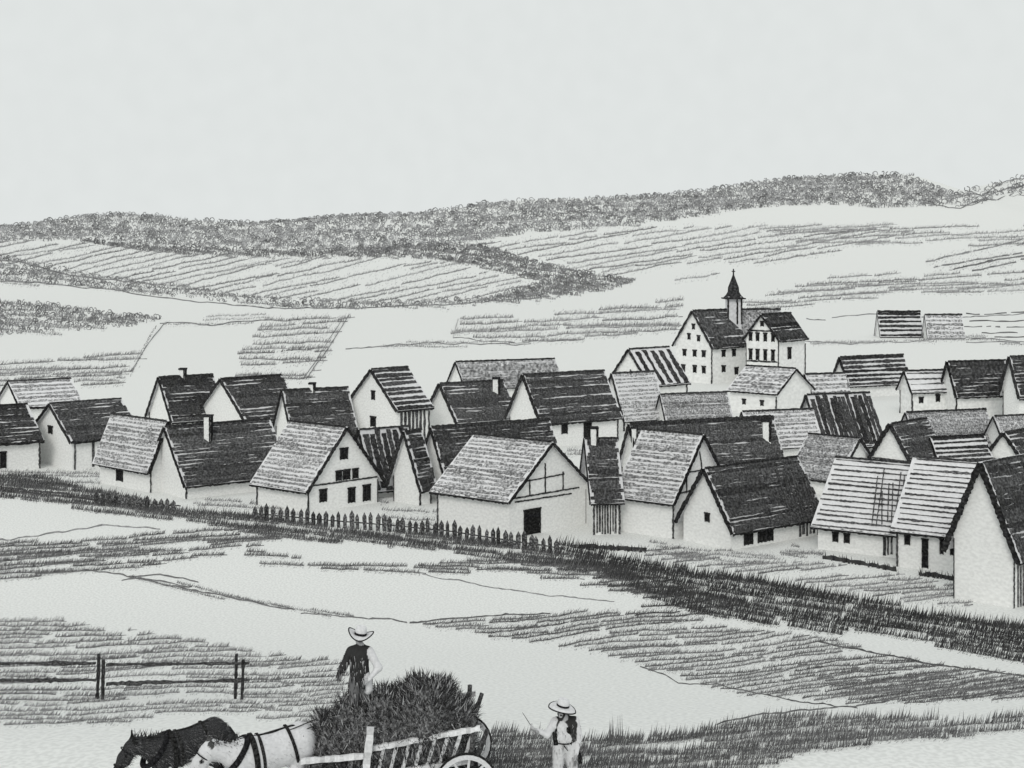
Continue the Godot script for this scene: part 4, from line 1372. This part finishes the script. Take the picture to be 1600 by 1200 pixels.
func build_village() -> void:
	# ---- back rows first
	house("long dark grey barn with banded roof far beyond the village at the right", {"side": "R", "at": [1376, 528], "gable": 2, "length": 64, "wall": 10, "roof": 31, "depth": 0.6, "turn": 2.0, "barge": 2.0, "style": "stripes", "edge": 0.6, "posts": 0.3}, "barn", "barn")
	house("pale barn with faintly lined roof next to the far dark grey barn", {"side": "R", "at": [1450, 530], "gable": 2, "length": 55, "wall": 10, "roof": 28, "depth": 0.6, "turn": 2.0, "barge": 2.0, "style": "light", "edge": 0.5, "posts": 0.3}, "barn", "barn")
	church()
	house("small white house with bold slanting roof stripes at the left foot of the church", {"side": "R", "at": [1015, 624], "gable": 60, "length": 58, "wall": 26, "roof": 52, "turn": 40.0, "style": "slanted", "edge": 0.8, "timbers": [[22, 30, 30, 44]]})
	house("pale house with lined roof and two small windows right of the church foot", {"side": "L", "at": [1213, 650], "gable": 54, "length": 72, "wall": 37, "roof": 36, "turn": 42.0, "style": "light", "windows": [["S", 22, 18, 4, 8], ["S", 50, 18, 4, 8]], "eaves": 2.6, "barge": 3.6})
	house("long white house with black lined roof behind, right of the church", {"side": "R", "at": [1325, 622], "gable": 20, "length": 94, "wall": 30, "roof": 34, "turn": 28.0, "style": "stripes", "edge": 0.8})
	house("low pale shed between the church foot and the black lined house", {"side": "R", "at": [1268, 634], "gable": 8, "length": 56, "wall": 24, "roof": 24, "turn": 25.0, "style": "light", "edge": 0.6}, "shed", "shed")
	house("white house with thinly lined roof and two smudged windows at the right", {"side": "R", "at": [1425, 650], "gable": 10, "length": 68, "wall": 44, "roof": 25, "turn": 26.0, "style": "lines", "edge": 0.7, "windows": [["S", 14, 24, 5, 9], ["S", 40, 26, 5, 11]]})
	house("white house with solid black roof second from the right edge, back row", {"side": "R", "at": [1494, 652], "gable": 14, "length": 84, "depth": 0.8, "wall": 44, "roof": 42, "turn": 28.0, "style": "dark"})
	house("dark roofed house cut by the right edge in the back row", {"side": "R", "at": [1592, 662], "gable": 14, "length": 70, "depth": 0.7, "wall": 54, "roof": 50, "turn": 28.0, "style": "dark"})
	house("long house with grey shaded roof at the back of the village centre", {"side": "R", "at": [728, 628], "gable": 26, "length": 150, "wall": 26, "roof": 36, "turn": 26.0, "style": "grey", "edge": 0.7})
	house("pale house with faint hatched roof beside the big dark central roof", {"side": "R", "at": [975, 674], "gable": 24, "length": 60, "wall": 30, "roof": 60, "turn": 32.0, "style": "light", "edge": 0.7})
	house("broad low grey building with two pale openings below the church", {"side": "R", "at": [1042, 676], "gable": 8, "length": 98, "wall": 26, "roof": 32, "turn": 24.0, "style": "grey", "edge": 0.6, "boards": [[4, 36, 5], [66, 96, 5]]})
	house("pale striped roof house at the far left, gable end open to view", {"side": "R", "at": [34, 662], "gable": 34, "length": 92, "wall": 27, "roof": 38, "turn": 34.0, "style": "light", "edge": 0.8})
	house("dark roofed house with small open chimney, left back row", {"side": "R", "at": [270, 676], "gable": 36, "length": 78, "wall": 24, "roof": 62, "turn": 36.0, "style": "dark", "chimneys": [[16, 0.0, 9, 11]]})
	house("dark roofed house with broad blank gable, left back row", {"side": "R", "at": [386, 684], "gable": 74, "length": 88, "wall": 27, "roof": 64, "turn": 42.0, "style": "dark"})
	house("dark roofed house with tiny ridge chimney left of the tall striped house", {"side": "R", "at": [458, 694], "gable": 26, "length": 96, "wall": 22, "roof": 62, "turn": 30.0, "style": "dark", "chimneys": [[30, 0.0, 9, 8]]})
	house("tall white gabled house with boldly striped roof and plank side wall", {"side": "R", "at": [620, 694], "gable": 72, "length": 50, "wall": 58, "roof": 58, "turn": 44.0, "style": "stripes", "windows": [["G", 36, 72, 4, 14], ["G", 36, 30, 7, 16]], "boards": [[4, 46, 7]]})
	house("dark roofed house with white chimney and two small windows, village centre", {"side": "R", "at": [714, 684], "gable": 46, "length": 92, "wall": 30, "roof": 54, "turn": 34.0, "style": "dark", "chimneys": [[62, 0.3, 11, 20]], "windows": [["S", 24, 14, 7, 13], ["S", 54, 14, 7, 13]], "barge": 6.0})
	house("big black roofed house with doorway and white chimney post, village centre", {"side": "R", "at": [845, 700], "gable": 48, "length": 120, "wall": 48, "roof": 66, "turn": 34.0, "style": "dark", "windows": [["S", 36, 27, 8, 16]], "doors": [["S", 72, 22, 11, 34]], "barge": 6.0})
	house("dark slanting roof under the right end of the pale two window house", {"side": "R", "at": [1286, 708], "gable": 16, "length": 92, "wall": 17, "roof": 70, "turn": 34.0, "style": "upright"})
	house("low pale hatched roof between the long black ridge and the pale house", {"side": "R", "at": [1176, 716], "gable": 12, "length": 104, "wall": 24, "roof": 46, "turn": 28.0, "style": "light", "edge": 0.5})
	house("grey hatched roof house behind the two black roofs at the right", {"side": "R", "at": [1436, 726], "gable": 10, "length": 118, "wall": 32, "roof": 46, "turn": 26.0, "style": "grey", "edge": 0.5, "chimneys": [[2, 0.5, 10, 12]]})
	house("grey roofed shed cut by the right edge above the black gable", {"side": "R", "at": [1574, 728], "gable": 8, "length": 60, "wall": 32, "roof": 42, "turn": 26.0, "style": "grey", "edge": 0.5}, "shed", "shed")
	# ---- middle rows
	house("dark roofed house with doorway cut by the left edge", {"side": "R", "at": [-62, 742], "gable": 40, "length": 124, "wall": 48, "roof": 54, "turn": 34.0, "style": "dark", "doors": [["S", 66, 18, 9, 26]]})
	house("dark roofed house with oval gable window, second from the left edge", {"side": "R", "at": [113, 736], "gable": 60, "length": 104, "wall": 50, "roof": 54, "turn": 40.0, "style": "dark", "windows": [["G", 33, 56, 5, 12]], "boards": [[2, 6, 1], [30, 34, 1]]})
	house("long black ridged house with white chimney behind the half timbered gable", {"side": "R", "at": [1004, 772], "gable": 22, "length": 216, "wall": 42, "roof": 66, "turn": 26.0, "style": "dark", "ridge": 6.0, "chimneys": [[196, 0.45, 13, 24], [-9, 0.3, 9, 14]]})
	house("grey hatched roof house wedged behind the black roofed house with long eaves", {"side": "L", "at": [1306, 776], "gable": 62, "length": 70, "wall": 30, "roof": 60, "turn": 40.0, "style": "grey"})
	house("white triangular gable with black roof behind the two lined roofs", {"side": "R", "at": [1426, 772], "gable": 64, "length": 48, "wall": 50, "roof": 60, "turn": 44.0, "style": "dark", "barge": 6.5, "timbers": [[1, 50, 63, 50]]})
	house("low black banded roof joining two white triangular gables at the right", {"side": "R", "at": [1470, 766], "gable": 12, "length": 76, "wall": 46, "roof": 34, "turn": 24.0, "style": "stripes"})
	house("white triangular gable with black roof cut by the right edge", {"side": "R", "at": [1602, 766], "gable": 62, "length": 50, "wall": 44, "roof": 46, "turn": 42.0, "style": "dark", "timbers": [[1, 44, 61, 44]]})
	house("narrow house with upright dark battens right of the pale three window gable", {"side": "R", "at": [582, 778], "gable": 24, "length": 66, "wall": 30, "roof": 76, "turn": 34.0, "style": "upright"})
	house("narrow white gable with dark roof, first of the two slim gables", {"side": "R", "at": [656, 790], "gable": 38, "length": 17, "wall": 44, "roof": 72, "turn": 48.0, "style": "dark"})
	house("long dark roofed house with slim white gable, second of the two slim gables", {"side": "R", "at": [698, 786], "gable": 38, "length": 176, "wall": 46, "roof": 72, "turn": 32.0, "style": "dark", "ridge": 5.0})
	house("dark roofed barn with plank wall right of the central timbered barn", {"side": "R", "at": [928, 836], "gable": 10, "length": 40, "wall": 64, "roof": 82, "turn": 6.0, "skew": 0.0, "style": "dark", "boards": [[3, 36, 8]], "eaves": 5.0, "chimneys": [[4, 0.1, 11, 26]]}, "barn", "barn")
	# ---- front row
	house("pale hip edged house with lined roof and window left in the front row", {"side": "L", "at": [236, 770], "gable": 46, "length": 80, "wall": 50, "roof": 62, "turn": 42.0, "style": "light", "windows": [["S", 48, 20, 9, 22]]})
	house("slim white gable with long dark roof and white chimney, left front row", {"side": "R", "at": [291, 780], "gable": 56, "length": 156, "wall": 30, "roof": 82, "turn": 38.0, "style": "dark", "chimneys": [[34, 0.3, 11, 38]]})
	house("white house with pale lined roof and windowed gable behind the picket fence", {"side": "L", "at": [482, 802], "gable": 108, "length": 80, "wall": 44, "roof": 90, "turn": 42.0, "skew": 12.0, "style": "light",
		"windows": [["G", 22, 24, 10, 20], ["G", 66, 18, 10, 24], ["G", 90, 18, 11, 26], ["G", 46, 52, 8, 16], ["G", 58, 52, 10, 16], ["G", 72, 52, 8, 16], ["G", 54, 86, 11, 18]], "timbers": [[1, 42, 107, 42]]})
	house("large pale barn with timbered gable and dark doorway in the front centre", {"side": "L", "at": [796, 842], "gable": 120, "length": 112, "wall": 66, "roof": 84, "turn": 42.0, "skew": 12.0, "style": "light", "barge": 5.0,
		"doors": [["G", 34, 20, 24, 40, 0.05]], "timbers": [[6, 62, 108, 62], [30, 62, 30, 88], [54, 62, 54, 110], [82, 62, 82, 92], [24, 86, 84, 88], [8, 56, 96, 54]]}, "barn", "barn")
	house("pale roofed house with half timbered gable in the centre front row", {"side": "L", "at": [1052, 842], "gable": 80, "length": 84, "wall": 68, "roof": 94, "turn": 42.0, "skew": 12.0, "style": "light",
		"timbers": [[20, 68, 20, 118], [4, 70, 76, 70], [14, 100, 66, 100], [44, 100, 40, 130], [30, 36, 60, 36]], "windows": [["G", 30, 50, 12, 14]]})
	house("black roofed house with steep blank gable and long low eaves, right front row", {"side": "R", "at": [1142, 860], "gable": 74, "length": 136, "wall": 44, "roof": 84, "turn": 38.0, "style": "dark", "barge": 6.5, "eaves": 6.0,
		"windows": [["G", 36, 44, 6, 14], ["S", 26, 15, 12, 22], ["S", 46, 14, 10, 20], ["S", 58, 14, 10, 20]], "boards": [[104, 132, 5]], "slashes": [[0.68, 1.0, 9, 4.0]]})
	house("low white house with thin lined roof and two square windows at the right", {"side": "L", "at": [1400, 872], "gable": 60, "length": 122, "wall": 46, "roof": 100, "turn": 34.0, "style": "lines",
		"windows": [["S", 94, 22, 8, 15], ["S", 76, 22, 8, 15]], "boards": [[4, 20, 3]], "slashes": [[0.02, 0.42, 7, 1.5]]})
	house("low white house with lined roof and a door, left of the big right gable", {"side": "L", "at": [1508, 898], "gable": 56, "length": 106, "wall": 68, "roof": 106, "turn": 34.0, "style": "lines",
		"windows": [["S", 90, 44, 8, 15], ["S", 36, 40, 5, 24], ["S", 20, 40, 5, 24]], "doors": [["S", 62, 26, 9, 46]]})
	house("tall blank white gable with black roof nearest the right edge", {"side": "R", "at": [1584, 956], "gable": 74, "length": 70, "wall": 108, "roof": 124, "turn": 42.0, "style": "dark", "barge": 9.0, "boards": [[4, 16, 3]]})

func build_foreground() -> void:
	picket_fence(pts2([152, 788, 210, 796, 282, 800]), "short grey picket fence before the two small houses at the left", 0.95)
	picket_fence(pts2([398, 812, 500, 822, 600, 830, 700, 840, 800, 856, 880, 868]), "long grey picket fence in front of the central houses", 1.05)
	var k := Ink.new()
	hatch(k, pts2([-40, 742, 60, 744, 150, 768, 280, 794, 400, 806, 520, 826, 640, 834, 760, 848, 860, 862, 960, 880, 1000, 905, 900, 895, 800, 876, 700, 862, 560, 852, 440, 846, 380, 832, 270, 812, 160, 802, 60, 784, -40, 778]), 6.0, 3.2, 10.0, 2.4, 3.0, 0.09, 0.92, 0.0, 0.0, 8.0, 0.32)
	hatch(k, pts2([-40, 756, 60, 760, 150, 780, 260, 800, 180, 792, 60, 776, -40, 766]), 8.0, 4.0, 5.0, 2.5, 3.0, 0.08, 0.95, 3.0)
	stuff(k, "undergrowth", "dark scribbly undergrowth running along below the picket fences", "undergrowth")
	k = Ink.new()
	hatch(k, pts2([862, 848, 960, 866, 1080, 892, 1200, 908, 1350, 938, 1500, 966, 1640, 980, 1640, 1046, 1560, 1030, 1450, 1010, 1350, 992, 1250, 982, 1150, 970, 1080, 960, 1040, 944, 1000, 926, 950, 902, 900, 880]), 9.0, 5.5, 16.0, 2.2, 6.0, 0.06, 0.96, 0.0, 0.0, 8.0, 0.22)
	hatch(k, pts2([900, 884, 980, 892, 1060, 912, 1160, 940, 1120, 962, 1040, 966, 990, 958, 1010, 936, 930, 916]), -5.0, 7.5, 6.0, 2.6, 3.0, 0.09, 0.8, 2.0, 0.0, 6.0, 0.3)
	stuff(k, "hedge", "thick dark hedge sweeping down to the right below the front houses", "hedge")
	k = Ink.new()
	hatch(k, pts2([980, 862, 1060, 858, 1140, 872, 1280, 880, 1400, 898, 1510, 915, 1512, 950, 1420, 940, 1300, 918, 1180, 896, 1060, 880]), -5.0, 7.0, 5.0, 2.4, 2.6, 0.25, 0.95, 1.6, 0.0, 5.5, 0.5)
	hatch(k, pts2([1000, 858, 1140, 862, 1260, 872, 1180, 882, 1080, 876]), 4.0, 6.0, 4.0, 2.8, 2.4, 0.3, 0.7, 0.0, 0.0, 5.0, 0.64)
	stuff(k, "garden_plot", "lightly furrowed garden in front of the low white houses", "garden")
	k = Ink.new()
	for e in [[-20, 736, 60, 738, 160, 748, 170, 776, 60, 756, -20, 750], [300, 782, 400, 784, 480, 806, 400, 806, 300, 796], [590, 782, 690, 798, 690, 836, 600, 822], [1010, 846, 1140, 862, 1060, 872], [1240, 852, 1290, 862, 1280, 880, 1200, 872], [120, 722, 190, 724, 170, 746, 120, 744], [400, 690, 470, 694, 470, 704, 400, 700], [880, 700, 960, 704, 960, 716, 880, 712], [1255, 640, 1340, 640, 1340, 652, 1255, 656], [1400, 660, 1500, 662, 1500, 672, 1400, 672]]:
		hatch(k, pts2(e), 3.0, 6.0, 4.0, 3.0, 2.0, 0.28, 0.7, 0.0, 0.0, 5.0, 0.55)
	stuff(k, "yard_grass", "thin grey grass in the yards between the village houses", "grass")
	k = Ink.new()
	for e in [[905, 856, 1010, 862], [1286, 872, 1330, 880, 1400, 892], [1436, 898, 1506, 908]]:
		bank(k, pts2(e), 6.0, 0.06)
		for i in 60:
			var t := rng.randf()
			tick(k, lerpf(e[0], e[-2], t), lerpf(e[1], e[-1], t) + rnd(-1, 2), rnd(5, 13), rnd(-3, 3), 3.0, rnd(0.03, 0.09))
	stuff(k, "low_shrubbery", "low black plants along the feet of the front house walls", "shrubs")
	k = Ink.new()
	hatch(k, pts2([-40, 852, 80, 846, 200, 838, 330, 832, 430, 822, 440, 846, 340, 866, 240, 884, 140, 892, 40, 904, -40, 912]), -4.0, 5.0, 6.0, 2.2, 3.2, 0.15, 0.88, 1.2, 0.0, 6.5, 0.42)
	bank(k, pts2([-40, 850, 60, 838, 160, 822, 250, 826]), 2.2, 0.28)
	stuff(k, "meadow_grass", "grey hatched meadow at the left below the houses", "grass")
	k = Ink.new()
	for e in [[130, 890, 180, 896, 230, 908, 300, 922, 380, 938, 460, 954], [200, 902, 250, 898, 310, 910], [190, 906, 220, 904, 300, 918], [470, 958, 540, 964, 600, 968, 636, 974]]:
		bank(k, pts2(e), 2.2, 0.16)
	hatch(k, pts2([200, 902, 300, 914, 460, 950, 560, 962, 540, 966, 420, 950, 280, 922]), 12.0, 4.5, 4.0, 2.6, 2.4, 0.22, 0.85, 0.0, 0.0, 4.0, 0.52)
	stuff(k, "path_verge", "thin grassy verge line crossing the bare slope", "verge")
	k = Ink.new()
	hatch(k, pts2([386, 860, 440, 868, 540, 880, 640, 884, 740, 874, 860, 872, 980, 896, 1010, 930, 900, 912, 800, 900, 680, 902, 560, 894, 440, 886, 380, 876]), 2.0, 5.0, 6.0, 2.4, 3.0, 0.13, 0.85, 1.4, 0.0, 6.0, 0.4)
	bank(k, pts2([660, 898, 760, 916, 860, 932, 960, 940]), 1.6, 0.22)
	stuff(k, "rough_grass", "rough dark grass between the bare patches below the central barn", "grass")
	k = Ink.new()
	hatch(k, pts2([640, 978, 720, 970, 800, 962, 900, 956, 1000, 962, 1100, 972, 1180, 982, 1260, 996, 1340, 1012, 1440, 1030, 1520, 1046, 1640, 1066, 1640, 1090, 1500, 1090, 1420, 1098, 1340, 1104, 1250, 1094, 1150, 1080, 1050, 1058, 1000, 1040, 900, 1016, 800, 996, 700, 986]), -6.0, 7.0, 6.0, 2.6, 3.6, 0.16, 0.95, 1.6, 3.0, 6.0, 0.42)
	bank(k, pts2([640, 976, 720, 966, 790, 962, 860, 960]), 2.4, 0.12)
	bank(k, pts2([1000, 1042, 1040, 1056, 1060, 1068, 1120, 1070, 1250, 1098, 1340, 1106]), 2.0, 0.12)
	bank(k, pts2([1280, 1004, 1360, 1020, 1460, 1040, 1560, 1052, 1640, 1062]), 3.0, 0.12)
	hatch(k, pts2([1240, 1040, 1400, 1050, 1560, 1062, 1640, 1066, 1640, 1090, 1440, 1096, 1330, 1096]), -8.0, 5.5, 6.0, 2.8, 4.0, 0.12, 0.9, 1.8, 0.0, 6.0, 0.36)
	stuff(k, "crop_field", "wedge of hatched ploughland on the right of the bare slope", "field")
	k = Ink.new()
	hatch(k, pts2([-60, 958, 40, 962, 140, 976, 240, 994, 340, 1008, 440, 1022, 540, 1040, 536, 1110, 480, 1126, 380, 1118, 280, 1116, 180, 1128, 60, 1136, -60, 1140]), -2.0, 7.0, 7.0, 2.2, 6.0, 0.22, 0.95, 1.0, 2.0, 6.5, 0.5)
	stuff(k, "fenced_field", "hatched field around the rail fence at the lower left", "field")
	k = Ink.new()
	hatch(k, pts2([744, 1150, 800, 1142, 900, 1156, 960, 1152, 1060, 1148, 1130, 1132, 1220, 1120, 1320, 1118, 1420, 1124, 1500, 1128, 1640, 1116, 1640, 1138, 1500, 1152, 1400, 1160, 1280, 1172, 1200, 1196, 1100, 1216, 900, 1216, 744, 1216]), -3.0, 6.5, 17.0, 2.6, 5.0, 0.14, 0.94, 0.0, 0.0, 9.0, 0.4)
	bank(k, pts2([1120, 1132, 1180, 1118, 1240, 1112, 1330, 1104, 1390, 1096]), 2.4, 0.14)
	stuff(k, "tall_grass", "strip of tall upright grass along the near track at the lower right", "grass")
	k = Ink.new()
	for i in 26:
		var px := 960.0 + sin(i * 0.28) * 12.0 + i * 0.2
		tick(k, px, 1158.0, 6.0 + i * 1.6, rnd(-3, 3), 2.0, 0.2)
	stuff(k, "weed_tuft", "curled tall weed standing beside the person with the stick", "weed")
	rail_fence()
	hay_cart()
	standing_person(Vector3((882.0 - 800.0) * 17.5 / FOCAL, ground_y(0.9, 17.5), -17.5))
	horse(Vector3(-4.03, ground_y(-4.03, 17.0), -17.0), 0.5, 0.97, grey(0.7), grey(0.08), "pale work horse with dark collar nearest the hay cart", true)
	horse(Vector3(-5.55, ground_y(-5.55, 17.45), -17.45), 0.62, 0.88, grey(0.1), grey(0.04), "dark work horse with shaggy mane, foremost of the team", false)
